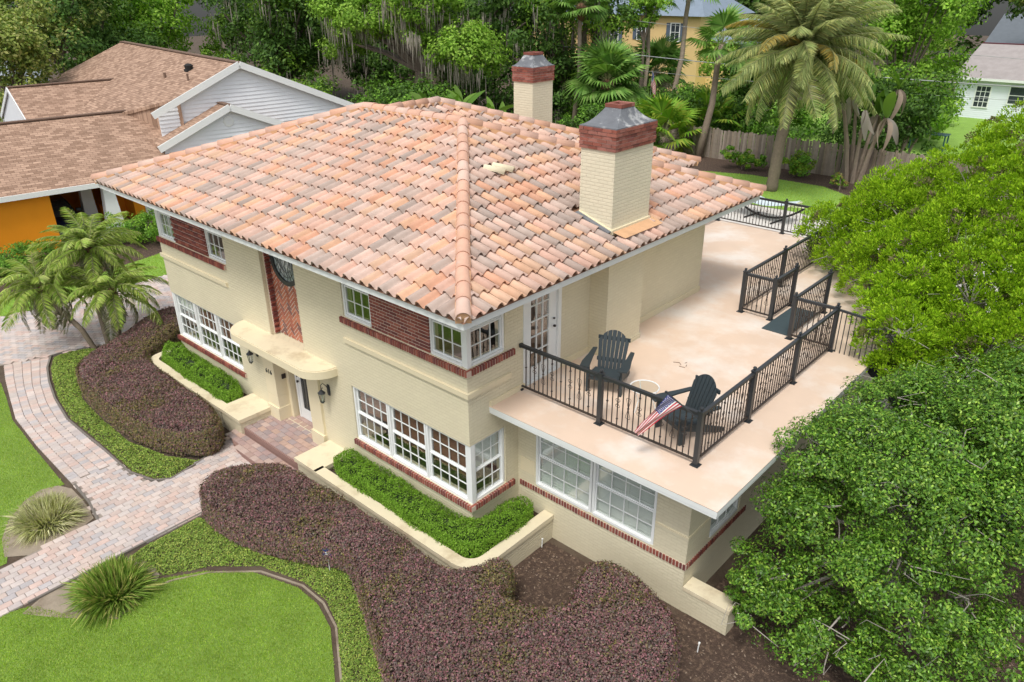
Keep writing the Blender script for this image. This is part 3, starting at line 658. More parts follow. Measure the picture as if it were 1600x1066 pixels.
for a, b in ((-8.0, -7.1), (-4.65, -3.9)):
    MB().box(a, b, -.93, 0, 0, .5).build('porch_pier', 'painted_brick', house); MB().box(a-.05, b+.03, -.97, 0, .502, .6).build('pier_cap', 'cream_stained', house)
po = ob('entrance_porch', None, house)
MB().box(-7.1, -4.65, -.86, .62, 0, .33).build('porch_base', 'step_edge', po)
step = [(-7.5, -.87)]+[(-6.05+1.45*math.sin(t), -.87-.5*math.cos(t)) for t in np.linspace(-math.pi/2, math.pi/2, 15)]+[(-4.55, -.87)]
MB().prism(step, 0, .165).build('step', 'step_edge', po)
mb2 = {}
def porch_pavers(poly, z, zt):
    for x, y, a, L, W in grid_pavers(poly, 0, .235, .157):
        k = 'p'
        if k not in mb2: mb2[k] = paver_mb(MB(), 0, 0, 0, L, W, 0, zt).mesh('paver', 'porch_paver')
        ob('paver', mb2[k], po, (x, y, z))
porch_pavers([(-7.1, -.84), (-4.65, -.84), (-4.65, .6), (-7.1, .6)], .331, .022)
porch_pavers([(x, y) for x, y in step], .166, .022)

# ---- sunroom wing with roof terrace
YS, XS, XT, YT0, YT1 = 1.347, 3.89, 4.70, .535, 14.2
mb = MB(); wall_cells(mb, 0, XS, 0, 2.93, [(.46, 3.23, 1.1, 2.5)], lambda a, b: (a, b, YS, YS+.22)); mb.build('sunroom_wall', 'painted_brick', house)
mb = MB(); wall_cells(mb, YS+.22, 7.6, 0, 2.93, [(2.15, 3.3, 1.12, 2.45)], lambda a, b: (XS-.22, XS, a, b)); mb.box(.0, XS, 7.4, 7.6, 0, 2.93); mb.build('sunroom_wall', 'painted_brick', house)
mb = MB(); mb.box(.0, XS-.23, YS+.23, 7.39, .2, .3); mb.box(.01, XS-.23, 3.4, 3.5, .3, 2.9); mb.build('sunroom_interior', 'interior', house)
MB().box(3.24, XS+.012, YS-.012, YS, 1.30, 1.62).box(XS, XS+.012, YS, 2.1, 1.30, 1.62).build('rustication_band', 'painted_brick', house)
MB().box(3.24, XS+.018, YS-.018, YS, 1.622, 1.66).box(XS, XS+.018, YS, 2.1, 1.622, 1.66).build('rustication_band', 'cream_paint', house); MB().box(.08, .45, YS-.012, YS, 1.30, 1.62).build('rustication_band', 'cream_paint', house)
sill(house, .05, XS+.02, .94, 'y', BR2, .0, dep=.012, base=YS); sill(house, YS+.01, 3.6, .94, 'x', BR2, 0, dep=.012, base=XS)
for k in range(2): window(house, 1.37, 1.1, 2.5, 4, 2, MF(.46+k*1.39, YS-.02, 1.1), blind=('shutter', .02, .98, 'white_blind'))
window(house, 1.13, 1.12, 2.45, 3, 2, MR(XS+.01, 2.16, 1.12), blind=('shutter', .02, .98, 'white_blind'))
mb = MB(); mb.box(XS, 4.78, YS, YS+.3, 0, .5); mb.build('low_garden_wall', 'painted_brick', house); MB().box(XS+.01, 4.8, YS-.02, YS+.32, .5, .58).build('wall_cap', 'cream_stained', house)
ter = ob('roof_terrace', None, house)
MB().box(.0, XT-.03, YT0+.03, 7.6, 2.93, ZT-.012).box(-2.75, XT-.03, 8.27, YT1, 2.93, ZT-.012).box(.0, XT-.03, 7.6, 8.27, 2.93, ZT-.012).build('slab', 'fascia_white', ter)
# floor sheet with an opening for the stair
OPX0, OPX1, OPY0, OPY1 = 2.25, 3.78, 7.05, 8.75
mb = MB(); wall_cells(mb, .0, XT, YT0, YT1, [(OPX0, XT, OPY0+.75, OPY1)], lambda a, b: (a, b)) if 0 else None
mb.box(0, XT, YT0, YT1, ZT-.011, ZT); mb.box(-2.75, 0, D_+.03, YT1, ZT-.011, ZT); mb.build('floor', 'terrace_edge' if 0 else 'terrace_floor', ter)
mb = MB(); mb.box(0.0, XT-.012, YT0+.012, YT0+.03, 2.95, ZT-.012); mb.box(XT-.03, XT-.012, YT0+.03, YT1, 2.95, ZT-.012); mb.box(0.0, XT-.005, YT0+.004, YT0+.012, 3.0, ZT-.012); mb.box(XT-.012, XT-.004, YT0+.012, YT1, 3.0, ZT-.012); mb.build('fascia', 'fascia_white', ter)
MB().box(-2.7, 3.6, 8.4, 13.8, 0, 2.93).build('rear_room_wall', 'painted_brick', ter)

# French door on to the terrace
fd = ob('terrace_door', None, house, mat=MR(0, 1.5, ZT)); m = MB()
m.box(0, .09, -.015, .13, 0, 2.15); m.box(1.04, 1.13, -.015, .13, 0, 2.15); m.box(.09, 1.04, -.015, .13, 2.06, 2.15); m.box(.09, 1.04, -.03, .15, 0, .03); m.build('door_frame', 'white_paint', fd)
m = MB(); a, b = .26, .80
m.box(.095, a, .03, .075, .035, 2.05); m.box(b, 1.035, .03, .075, .035, 2.05); m.box(a, b, .03, .075, .035, .3); m.box(a, b, .03, .075, 1.92, 2.05)
for k in (1, 2): x = a+(b-a)*k/3; m.box(x-.011, x+.011, .035, .07, .3, 1.92)
for k in range(1, 5):
    z = .3+1.62*k/5
    for q in range(3): m.box(a+(b-a)*q/3+(.011 if q else 0), a+(b-a)*(q+1)/3-(.011 if q < 2 else 0), .037, .068, z-.011, z+.011)
m.build('door_leaf', 'white_paint', fd)
pm_ = MB().add([(0, 0, 0), ((b-a)/3, 0, 0), ((b-a)/3, 0, 1.62/5), (0, 0, 1.62/5)], [(0, 1, 2, 3)]).mesh('pane', 'glass')
for i in range(3):
    for k in range(5): ob('pane', pm_, fd, (a+(b-a)*i/3, .052, .3+1.62*k/5))
m = MB(); m.lathe([(0, -.03), (.03, -.015), (.03, .015), (0, .03)], 8, (.93, -.01, 1.0)); m.lathe([(0, -.02), (.024, -.01), (.024, .01), (0, .02)], 8, (.93, .005, 1.16)); m.build('door_handle', 'bronze_iron', fd)
m = MB()
for k in range(30): m.bar((a+.02, .1, .32+k*.054), (b-.02, .1, .32+k*.054), .045, .005, up=(0, -.6, .8))
m.build('blind', 'wood_blind', fd)

# ---- roof
th = math.atan(TAN); ct, st_ = math.cos(th), math.sin(th)
RUN = D_/2+OV; SL = RUN/ct; ZR = ZE+RUN*TAN
roof = ob('tile_roof', None, house)
E0, E1, E2, E3 = (XL-OV, -OV), (OV, -OV), (OV, D_+OV), (XL-OV, D_+OV)
r1, r2 = (OV-RUN, D_/2), (XL-OV+RUN, D_/2); dz = .06
mb = MB(); ez = ZE-dz; rz_ = ZR-dz
vsr = [(*E0, ez), (*E1, ez), (*E2, ez), (*E3, ez), (*r1, rz_), (*r2, rz_)]
mb.add(vsr, [(0, 1, 4, 5), (1, 2, 4), (2, 3, 5, 4), (3, 0, 5)])
WX, WY = -6.9, 5.94
we, wn_, ww = WX+RUN, WY+RUN, WX-RUN                         # wing eaves
mb.add([(WX, D_/2, rz_+.002), (WX, WY, rz_+.002), (we, wn_, ez), (we, D_-.6, ez), (ww, wn_, ez), (ww, D_-.6, ez)], [(0, 3, 2, 1), (1, 2, 4), (0, 1, 4, 5)])
mb.build('deck', 'roof_deck', roof)
mb = MB(); zf0, zf1 = ZE-.2, ZE-.065
def fas(x0, x1, y0, y1): mb.box(x0, x1, y0, y1, zf0, zf1)
o_ = OV-.05
fas(XL-o_, o_, -o_, -o_+.05); fas(o_-.05, o_, -o_+.05, D_+o_); fas(XL-o_, XL-o_+.05, -o_+.05, D_+o_); fas(XL-o_+.05, o_-.05, D_+o_-.05, D_+o_)
mb.build('fascia', 'fascia_white', roof)
mb = MB(); mb.box(XL-o_+.05, o_-.05, -o_+.05, 0, zf0+.02, zf0+.04); mb.box(0, o_-.05, 0, D_+o_-.05, zf0+.02, zf0+.04); mb.box(XL-o_+.05, XL, 0, D_+o_-.05, zf0+.02, zf0+.04); mb.box(XL, 0, D_+.0, D_+o_-.05, zf0+.02, zf0+.04); mb.build('soffit', 'cream_paint', roof)
mb = MB(); mb.box(XL+.0, 0, .0, .0+.25, 5.44, 5.6); mb.box(-.25, 0, .25, D_, 5.44, 5.6); mb.build('wall_plate', 'cream_paint', roof)

TW, TE, TLEN = .2385, .40, .46
prof = []
for k in range(11):
    s = k/10
    h = .086*math.sin(math.pi*min(s/.66, 1))**.75 if s <= .66 else -.012*math.sin(math.pi*(s-.66)/.34)
    prof.append((s*TW-TW*.33, h))
def tile_mb():
    m = MB(); n = len(prof); T = .014; vs = []
    for v, lift, sc_ in ((0, .050, 1), (TLEN, -.004, .94)):
        for u, h in prof: vs.append((u*sc_, v, h*sc_+lift))
    for u, h in prof: vs.append((u, .0, h+.050-T))
    for u, h in prof: vs.append((u, .12, h+.050-T-.006))
    fs = [(i, i+1, n+i+1, n+i) for i in range(n-1)]+[(2*n+i, 2*n+i+1, i+1, i) for i in range(n-1)]+[(3*n+i, 3*n+i+1, 2*n+i+1, 2*n+i) for i in range(n-1)]
    return m.add(vs, fs)
TM = tile_mb(); TME = TM.mesh('roof_tile', 'terracotta', True)
tiles = []
def tile_face(O, u, v, L, cond, planes, skip=None):
    """cond(u, v) -> signed slack list; planes: local half-planes (point, normal) kept where (p-point).normal >= 0"""
    O = Vector(O); u = Vector(u); v = Vector(v); nn = u.cross(v)
    nu, nv = int(L/TW)+2, int(SL/TE)+2
    for j in range(nv):
        for i in range(-1, nu):
            uu, vv = i*TW+TW*.33, j*TE-.02
            cs = [(uu-TW*.33, vv), (uu+TW*.67, vv), (uu-TW*.33, vv+TLEN), (uu+TW*.67, vv+TLEN)]
            sl_ = [[(Vector(c)-Vector(p)).dot(Vector(n_)) for c in cs] for p, n_ in planes]
            if any(max(q) < .02 for q in sl_): continue
            clip = [k for k, q in enumerate(sl_) if min(q) < 0]
            jit = rng.normal(0, .003)
            org = O+u*(uu+rng.normal(0, .002))+v*(vv+rng.normal(0, .004))+nn*(jit*.5)
            if skip and skip(org+u*TW*.2+v*TE*.5): continue
            M = Matrix(((u.x, v.x, nn.x, org.x), (u.y, v.y, nn.y, org.y), (u.z, v.z, nn.z, org.z), (0, 0, 0, 1))) @ Matrix.Rotation(rng.normal(0, .006), 4, 'Z')
            tiles.append((M, [(planes[k], (uu, vv)) for k in clip]))
s2 = math.sqrt(.5)
tri = lambda L: [((0, 0), (ct if 0 else 1, -ct)), ((L, 0), (-1, -ct)), ((0, SL-.03), (0, -1))]
CHX0, CHX1, CHY0, CHY1 = -.34, .45, 3.58, 4.88
skipc = lambda p: CHX0-.05 < p.x < CHX1-.02 and CHY0+.02 < p.y < CHY1-.02
Lf = W_+2*OV; Lr = D_+2*OV
tile_face((XL-OV, -OV, ZE-.05), (1, 0, 0), (0, ct, st_), Lf, None, tri(Lf))
tile_face((OV, -OV, ZE-.05), (0, 1, 0), (-ct, 0, st_), Lr, None, tri(Lr), skipc)
# wing east slope strip: u = y - y0, v up-slope; valley y > x+11.02, hip y < x+12.84
y0 = 4.0
tile_face((we, y0, ZE-.05), (0, 1, 0), (-ct, 0, st_), 8, None, [((we+(D_/2-WX)-y0, 0), (1, ct)), ((we+(WY-WX)-y0, 0), (-1, -ct)), ((0, SL-.03), (0, -1))])
def clipped(cl):
    bm = bmesh.new()
    for q in TM.v: bm.verts.new(q)
    bm.verts.ensure_lookup_table()
    for f in TM.f: bm.faces.new([bm.verts[i] for i in f])
    for (p, n_), (uu, vv) in cl:
        bmesh.ops.bisect_plane(bm, geom=bm.verts[:]+bm.edges[:]+bm.faces[:], plane_co=(p[0]-uu, p[1]-vv, 0), plane_no=(n_[0], n_[1], 0), clear_inner=True)
    return bm
tiles.sort(key=lambda q: (q[0].translation-CAM).length)
joined = bmesh.new(); cnt = 0
for M, cl in tiles:
    if cnt < 300:
        if cl:
            bm = clipped(cl)
            if not bm.faces: bm.free(); continue
            me = bpy.data.meshes.new('roof_tile'); bm.to_mesh(me); bm.free(); me.materials.append(MATS['terracotta']); me.polygons.foreach_set('use_smooth', [True]*len(me.polygons))
        else: me = TME
        ob('roof_tile', me, roof, mat=M); cnt += 1
    else:
        bm = clipped(cl); vm = [joined.verts.new(M @ q.co) for q in bm.verts]; bm.verts.index_update()
        for f in bm.faces:
            g_ = joined.faces.new([vm[q.index] for q in f.verts]); g_.smooth = True
        bm.free()
me = bpy.data.meshes.new('roof_tile_field'); joined.to_mesh(me); joined.free(); me.materials.append(MATS['terracotta']); ob('roof_tile_field', me, roof, kind='stuff')
# hip and ridge caps, bedded in mortar
def cap_mesh():
    m = MB(); n = 9; vs = []
    for v, r, lift in ((0, .128, .012), (.47, .117, -.002)):
        for k in range(n): t = math.pi*k/(n-1); vs.append((r*math.cos(t), v, r*math.sin(t)*.95+lift))
    for k in range(n): t = math.pi*k/(n-1); vs.append((.115*math.cos(t), 0, .115*math.sin(t)*.95+.008))
    for k in range(n): t = math.pi*k/(n-1); vs.append((.115*math.cos(t), .1, .115*math.sin(t)*.95+.006))
    return m.add(vs, [(i+1, i, n+i, n+i+1) for i in range(n-1)]+[(i, i+1, 2*n+i+1, 2*n+i) for i in range(n-1)]+[(2*n+i, 2*n+i+1, 3*n+i+1, 3*n+i) for i in range(n-1)]).mesh('hip_tile', 'terracotta_hip', True)
CAPM = cap_mesh()
def hip(a, b, end=False, ex=.41):
    a = Vector(a); b = Vector(b); d = (b-a); L = d.length; d.normalize(); n = max(1, int(L/ex)); ex = L/n
    s = d.cross(Vector((0, 0, 1))).normalized(); t = s.cross(d)
    MB().bar(a+d*.05-t*.02, b-t*.02, .25, .13, up=t).build('mortar_bed', 'terracotta_mortar', roof)
    for i in range(n):
        o = a+d*(i*ex)+t*.03
        ob('hip_tile', CAPM, roof, mat=Matrix(((s.x, d.x, t.x, o.x), (s.y, d.y, t.y, o.y), (s.z, d.z, t.z, o.z), (0, 0, 0, 1))) @ Matrix.Rotation(rng.normal(0, .012), 4, 'Z'))
    if end:
        m = MB(); q = a+d*.02+t*.03; n_ = 9
        m.add([q+s*.12*math.cos(math.pi*k/(n_-1))+t*(.12*math.sin(math.pi*k/(n_-1))) for k in range(n_)], [tuple(range(n_))]); m.build('hip_end', 'terracotta_mortar', roof)
up_ = .0
hip((*E1, ZE), (*r1, ZR), True); hip((*E0, ZE), (*r2, ZR), True); hip((*E2, ZE), (*r1, ZR), True)
hip((*r1, ZR), (*r2, ZR)); hip((*E3, ZE), (*r2, ZR))
hip((WX, WY, ZR), (WX, D_/2+.1, ZR)); hip((we, wn_, ZE), (WX, WY, ZR)); hip((ww, wn_, ZE), (WX, WY, ZR))
# two odd pale replacement tiles lying on the right slope
for dx in (0, .26):
    p_ = Vector((-2.0, 3.2+dx, 0)); p_.z = ZE+(OV-p_.x)*TAN+.035
    u = Vector((0, 1, 0)); v = Vector((-ct, 0, st_)); nn = u.cross(v)
    me = TM.mesh('loose_tile', 'cream_stained', True)
    ob('loose_tile', me, roof, mat=Matrix(((u.x, v.x, nn.x, p_.x), (u.y, v.y, nn.y, p_.y), (u.z, v.z, nn.z, p_.z), (0, 0, 0, 1))) @ Matrix.Rotation(.5, 4, 'Z'))

# ---- chimneys: shaft, corbelled brick head, weathered cement cap
def chimney(x0, x1, y0, y1, zb, zs, fl):
    e = ob('chimney', None, house)
    MB().box(x0, x1, y0, y1, zb, zs).build('shaft', 'chimney_paint', e)
    hs_ = .415; g = .03
    MB().box(x0-g+.012, x1+g-.012, y0-g+.012, y1+g-.012, zs, zs+hs_).build('mortar_bed', 'mortar_light', e)
    for r_ in range(6):
        z = zs+.004+r_*.069; pr = g+(.012 if r_ in (4, 5) else 0.)+(.008 if r_ == 1 else 0)
        X0, X1, Y0, Y1 = x0-pr, x1+pr, y0-pr, y1+pr
        for ax in (0, 1):
            lo, hi = (X0, X1) if ax == 0 else (Y0+.1, Y1-.1)
            L = hi-lo; n = max(2, round(L/.203)); bl_ = L/n
            sh = (r_+ax) % 2
            edges = [lo+bl_*k for k in range(n+1)] if not sh else [lo]+[lo+bl_*(k+.5) for k in range(n)]+[hi]
            for a, b in zip(edges[:-1], edges[1:]):
                key = (round(b-a, 3), 'c')
                if key not in HB: HB[key] = MB().box(-(b-a)/2+.005, (b-a)/2-.005, 0, .1, 0, .059).mesh('brick', 'chimney_brick')
                m = (a+b)/2
                if ax == 0:
                    ob('brick', HB[key], e, (m, Y0, z)); ob('brick', HB[key], e, (m, Y1-.1, z))
                else:
                    ob('brick', HB[key], e, (X1, m, z), (0, 0, math.pi/2)); ob('brick', HB[key], e, (X0+.1, m, z), (0, 0, math.pi/2))
    zt = zs+hs_+.012; m = MB(); N = 6; xm, ym = (x0+x1)/2, (y0+y1)/2; rings = []
    for k in range(N+1):
        t = k/N; f = (1-t); hx = (x1-x0)/2*f+.17*t+.03*f; hy = (y1-y0)/2*f+.2*t+.03*f; zz = zt+.30*t**1.7; rings.append((hx, hy, zz))
    rings = [(rings[0][0], rings[0][1], zt-.02)]+rings
    vs_ = [(xm+sx*hx, ym+sy*hy, zz) for hx, hy, zz in rings for sx, sy in ((-1, -1), (1, -1), (1, 1), (-1, 1))]
    m.add(vs_, [(i*4+k, i*4+(k+1) % 4, (i+1)*4+(k+1) % 4, (i+1)*4+k) for i in range(len(rings)-1) for k in range(4)]+[tuple(range(len(vs_)-4, len(vs_)))])
    m.build('cement_cap', 'cement_cap', e)
    m = MB(); z = zt+.30; m.box(xm-.19, xm+.19, ym-.22, ym-.12, z-.01, z+.055); m.box(xm-.19, xm+.19, ym+.12, ym+.22, z-.01, z+.055); m.box(xm-.19, xm-.1, ym-.12, ym+.12, z-.01, z+.055); m.box(xm+.1, xm+.19, ym-.12, ym+.12, z-.01, z+.055); m.build('flue_brick', 'chimney_brick', e)
    m = MB(); f0 = .02; zl = lambda x: ZE+(OV-x)*TAN
    return e
ch = chimney(CHX0, CHX1, CHY0, CHY1, 5.46, 7.36, 1)
mb = MB()                                                 # flashing and mortar apron at the chimney foot
zl = lambda x: ZE+(OV-x)*TAN+.05
mb.bar((CHX1+.02, CHY0-.02, zl(CHX1)), (CHX1+.02, CHY1+.02, zl(CHX1)), .04, .09); mb.bar((CHX1+.03, CHY0-.02, zl(CHX1)), (CHX0, CHY0-.02, zl(CHX0)), .04, .07); mb.build('flashing', 'cream_paint', ch)
mb = MB(); mb.add([(CHX1+.02, CHY0, zl(CHX1)+.01), (CHX1+.02, CHY1+.12, zl(CHX1)+.01), (CHX1+.3, CHY1+.1, zl(CHX1+.3)+.03), (CHX1+.3, CHY0+.05, zl(CHX1+.3)+.03)], [(3, 2, 1, 0)]); mb.build('mortar_apron', 'terracotta_mortar', ch)
mb = MB(); mb.bar((CHX1+.02, CHY0-.09, zl(CHX1)+.01), (CHX0, CHY0-.09, zl(CHX0)+.01), .1, .03); mb.build('lead_flashing', 'cement_cap', ch)
chimney(-6.96, -6.23, 9.0, 9.9, 5.0, 7.58, 1)
# ------------------------------------------------------------------ terrace railings
BAL = MB().box(-.008, .008, -.008, .008, 0, .80).mesh('baluster', 'bronze_iron')
KNU = MB().lathe([(.006, -.03), (.024, 0), (.006, .03)], 6).mesh('knuckle', 'bronze_iron')
def scroll_mesh(h, two):
    m = MB()
    for sx in (-1, 1):
        for sz in ((-1, 1) if two else (1,)):
            pts = []
            for t in np.linspace(0, 1, 12):
                a = t*1.6*math.pi; r = .032*(1-.55*t); pts.append((sx*(.045-.032+r*math.cos(a)*1.0+.0), 0, sz*(h*.55+r*math.sin(a))))
            st0 = [(sx*.004, 0, 0), (sx*.02, 0, sz*h*.25), (sx*.044, 0, sz*h*.5)]
            m.tube(st0+pts, .005, 4)
            if not two: m.tube([(q[0], 0, -q[2]) for q in st0+pts], .005, 4)
    return m.mesh('scroll', 'bronze_iron')
SC1, SC2 = scroll_mesh(.1, False), scroll_mesh(.32, True)
POST = MB().box(-.04, .04, -.04, .04, .01, 1.0).box(-.075, .075, -.075, .075, 0, .012).box(-.047, .047, -.047, .047, 1.0, 1.025).lathe([(.012, 1.025), (.014, 1.04), (.03, 1.055), (.034, 1.07), (.026, 1.092), (0, 1.10)], 10).mesh('post', 'black_iron')
def railing(runs, label, posts, wall_ends=(), z=ZT, group='black iron railing runs round the roof terrace'):
    t = thing('terrace_railing', label, 'railing', (0, 0, 0), 0, None)
    for x, y in posts: ob('post', POST, t, (x, y, z))
    for a, b in runs:
        a = Vector((a[0], a[1], z)); b = Vector((b[0], b[1], z)); d = b-a; L = d.length; d.normalize(); ang = math.atan2(d.y, d.x)
        MB().bar(a+Vector((0, 0, .945)), b+Vector((0, 0, .945)), .05, .035).bar(a+Vector((0, 0, .975)), b+Vector((0, 0, .975)), .062, .026).build('top_rail', 'black_iron', t)
        MB().bar(a+Vector((0, 0, .10)), b+Vector((0, 0, .10)), .035, .03).build('bottom_rail', 'bronze_iron', t)
        n = max(2, round(L/.108))
        for i in range(1, n):
            p_ = a+d*(L*i/n); ob('baluster', BAL, t, (p_.x, p_.y, z+.12), (0, 0, ang)); ph = i % 8
            if ph == 1: ob('knuckle', KNU, t, (p_.x, p_.y, z+.53))
            if ph in (3, 7): ob('scroll', SC1, t, (p_.x, p_.y, z+.56), (0, 0, ang)); ob('knuckle', KNU, t, (p_.x, p_.y, z+.25)); ob('knuckle', KNU, t, (p_.x, p_.y, z+.82))
            if ph == 5: ob('scroll', SC2, t, (p_.x, p_.y, z+.53), (0, 0, ang)); ob('knuckle', KNU, t, (p_.x, p_.y, z+.53))
    for x, y in wall_ends: MB().box(x-.03, x+.03, y-.03, y+.03, z, z+.035).box(x-.03, x+.02, y-.035, y+.035, z+.92, z+.995).build('wall_bracket', 'black_iron', t)
    return t
RX, RYF = 3.84, 1.395
railing([((.06, RYF), (1.86, RYF)), ((1.94, RYF), (RX-.04, RYF))], 'front terrace railing with scrolls running from the house wall to the flag corner', [(1.9, RYF)], [(.05, RYF)])
railing([((RX, RYF+.04), (RX, 3.18)), ((RX, 3.26), (RX, 5.07)), ((RX, 5.15), (RX, 6.96))], 'long side terrace railing over the broadleaf tree', [(RX, RYF), (RX, 3.22), (RX, 5.11), (RX, 7.0)])
railing([((2.98, 7.0), (RX-.04, 7.0)), ((2.94, 7.04), (2.94, 8.9))], 'railing panel turning in beside the stair landing', [(2.94, 7.0), (2.94, 8.9)])
railing([((1.48, 7.68), (2.14, 7.68)), ((2.18, 7.72), (2.18, 8.76)), ((1.44, 7.72), (1.44, 9.8)), ((1.44, 9.88), (1.44, 12.6))], 'narrow railing pen left of the stair landing', [(1.44, 7.68), (2.18, 7.68), (2.18, 8.8), (1.44, 9.84), (1.44, 12.64)])
railing([((-2.6, 14.1), (-.48, 14.1)), ((-.4, 14.1), (2.0, 14.1)), ((-2.62, 11.5), (-2.62, 14.06))], 'far terrace railing overlooking the patio hammock', [(-2.62, 14.1), (-.44, 14.1), (2.04, 14.1)])
# outside stair: landing mat and flight going down to the right
st = thing('outside_stair', 'dark metal stair leading down from the terrace landing', 'stair')
MB().box(2.25, 2.88, 7.1, 8.75, ZT+.002, ZT+.02).build('landing_mat', 'door_mat', st)
mb = MB()
for k in range(11): mb.box(XT+.02+k*.27, XT+.31+k*.27, 7.1, 8.7, ZT-.26*(k+1)+.02, ZT-.26*(k+1)+.06)
mb.build('tread', 'black_iron', st)
for y in (7.0, 8.7):
    mb = MB(); mb.bar((XT, y, ZT-.1), (XT+3.1, y, .05), .05, .22); mb.bar((RX+.03, y, ZT+.95), (XT, y, ZT+.9), .05, .04); mb.bar((XT, y, ZT+.9), (XT+3.1, y, .95), .05, .04)
    for k in range(8): mb.bar((RX+.1+k*.1, y, ZT), (RX+.1+k*.1, y, ZT+.93), .016, .016)
    for k in range(32): x = XT+k*.1; mb.bar((x, y, ZT-.1-(x-XT)*.96), (x, y, ZT+.9-(x-XT)*.93), .016, .016)
    mb.build('stair_rail', 'black_iron', st)

# ------------------------------------------------------------------ adirondack chairs
def adirondack(label, loc, rz):
    t = thing('adirondack_chair', label, 'chair', loc, rz)           # faces -Y
    m = 'chair_plastic'
    for sx in (-1, 1):
        MB().box(sx*.31-.02, sx*.31+.02, -.33, -.22, 0, .53).build('leg', m, t)
        q = MB(); q.prism([(-.3, 0), (-.3, 0)], 0, 0) if 0 else None
        pts = [(-.32, .36), (-.32, .25), (.1, .12), (.52, 0), (.64, 0), (.62, .06), (.15, .24)]
        q.add([(sx*.265-.018, y, z) for y, z in pts]+[(sx*.265+.018, y, z) for y, z in pts], [tuple(range(6, -1, -1)), tuple(range(7, 14))]+[(i, (i+1) % 7, 7+(i+1) % 7, 7+i) for i in range(7)]); q.build('leg', m, t)
        ap = [(-.42, -.085), (-.40, .085), (-.2, .095), (.1, .06), (.4, .045), (.42, -.03), (.05, -.045)]
        q = MB(); q.prism([(sx*(.345+w_), y) for y, w_ in ap], .53, .556); q.build('arm', m, t)
        MB().bar((sx*.345, -.2, .525), (sx*.345, .36, .525), .03, .03).build('arm_brace', m, t)
    for k in range(6):
        y = -.33+k*.096; z = .37-.13*(y+.33)/.5*1.0
        MB().bar((-.285, y, z), (.285, y, z), .085, .022, up=(0, -.25, 1)).build('seat_slat', m, t)
    MB().bar((-.285, -.345, .325), (.285, -.345, .325), .02, .1).build('front_apron', m, t)
    def arch(x): return .78-.22*(abs(x)/.31)**2.2
    def bp(x, s_): return Vector((x*(.78+.22*s_/.9), .17+.34*s_, .21+.94*s_))
    for k in range(7):
        xa, xb = -.31+k*.0886+.006, -.31+(k+1)*.0886-.006; nn = Vector((0, .94, -.34))*.011
        xs = np.linspace(xa, xb, 4); vs_ = [bp(xa, 0), bp(xb, 0)]+[bp(x, arch(x)) for x in xs[::-1]]; c = len(vs_)
        MB().add([v-nn for v in vs_]+[v+nn for v in vs_], [tuple(range(c)), tuple(range(2*c-1, c-1, -1))]+[(i, c+i, c+(i+1) % c, (i+1) % c) for i in range(c)]).build('back_slat', m, t)
    for s_, w_ in ((.22, .56), (.62, .6)):
        c = Vector((0, .17+.34*s_+.03, .21+.94*s_-.01)); MB().bar(c-Vector((w_/2, 0, 0)), c+Vector((w_/2, 0, 0)), .03, .07).build('back_brace', m, t)
    return t
adirondack('black adirondack chair beside the terrace door and chimney breast', (1.2, 2.62, ZT), R(22)).scale = (1.06, 1.06, 1.06)
adirondack('black adirondack chair in the flag corner of the terrace', (3.16, 2.15, ZT), R(-22)).scale = (1.06, 1.06, 1.06)
tb = thing('side_table', 'small round glass-topped wire table between the two black chairs', 'table', (2.2, 2.35, ZT))
MB().add([(.26*math.cos(2*math.pi*k/24), .26*math.sin(2*math.pi*k/24), .455) for k in range(24)], [tuple(range(24))]).build('glass_top', 'table_glass', tb)
m = MB(); m.tube([(.265*math.cos(t), .265*math.sin(t), .454) for t in np.linspace(0, 2*math.pi, 25)], .012, 6); m.build('rim', 'white_paint', tb)
for k in range(3): t = 2*math.pi*k/3+.4; MB().tube([(.25*math.cos(t), .25*math.sin(t), .445), (.16*math.cos(t), .16*math.sin(t), .22), (.24*math.cos(t), .24*math.sin(t), 0)], .01, 6).build('leg', 'white_paint', tb)
# leaf litter on the terrace floor
mb = MB()
for k in range(5): x, y = 1.9+rng.normal(0, .12), 4.35+rng.normal(0, .08); mb.tube([(x, y, ZT+.006), (x+rng.normal(0, .12), y+rng.normal(0, .1), ZT+.008)], .006, 4)
tag(mb.build('fallen_twig', 'palm_boot'), 'small dead twigs lying on the peach terrace floor', 'twig')

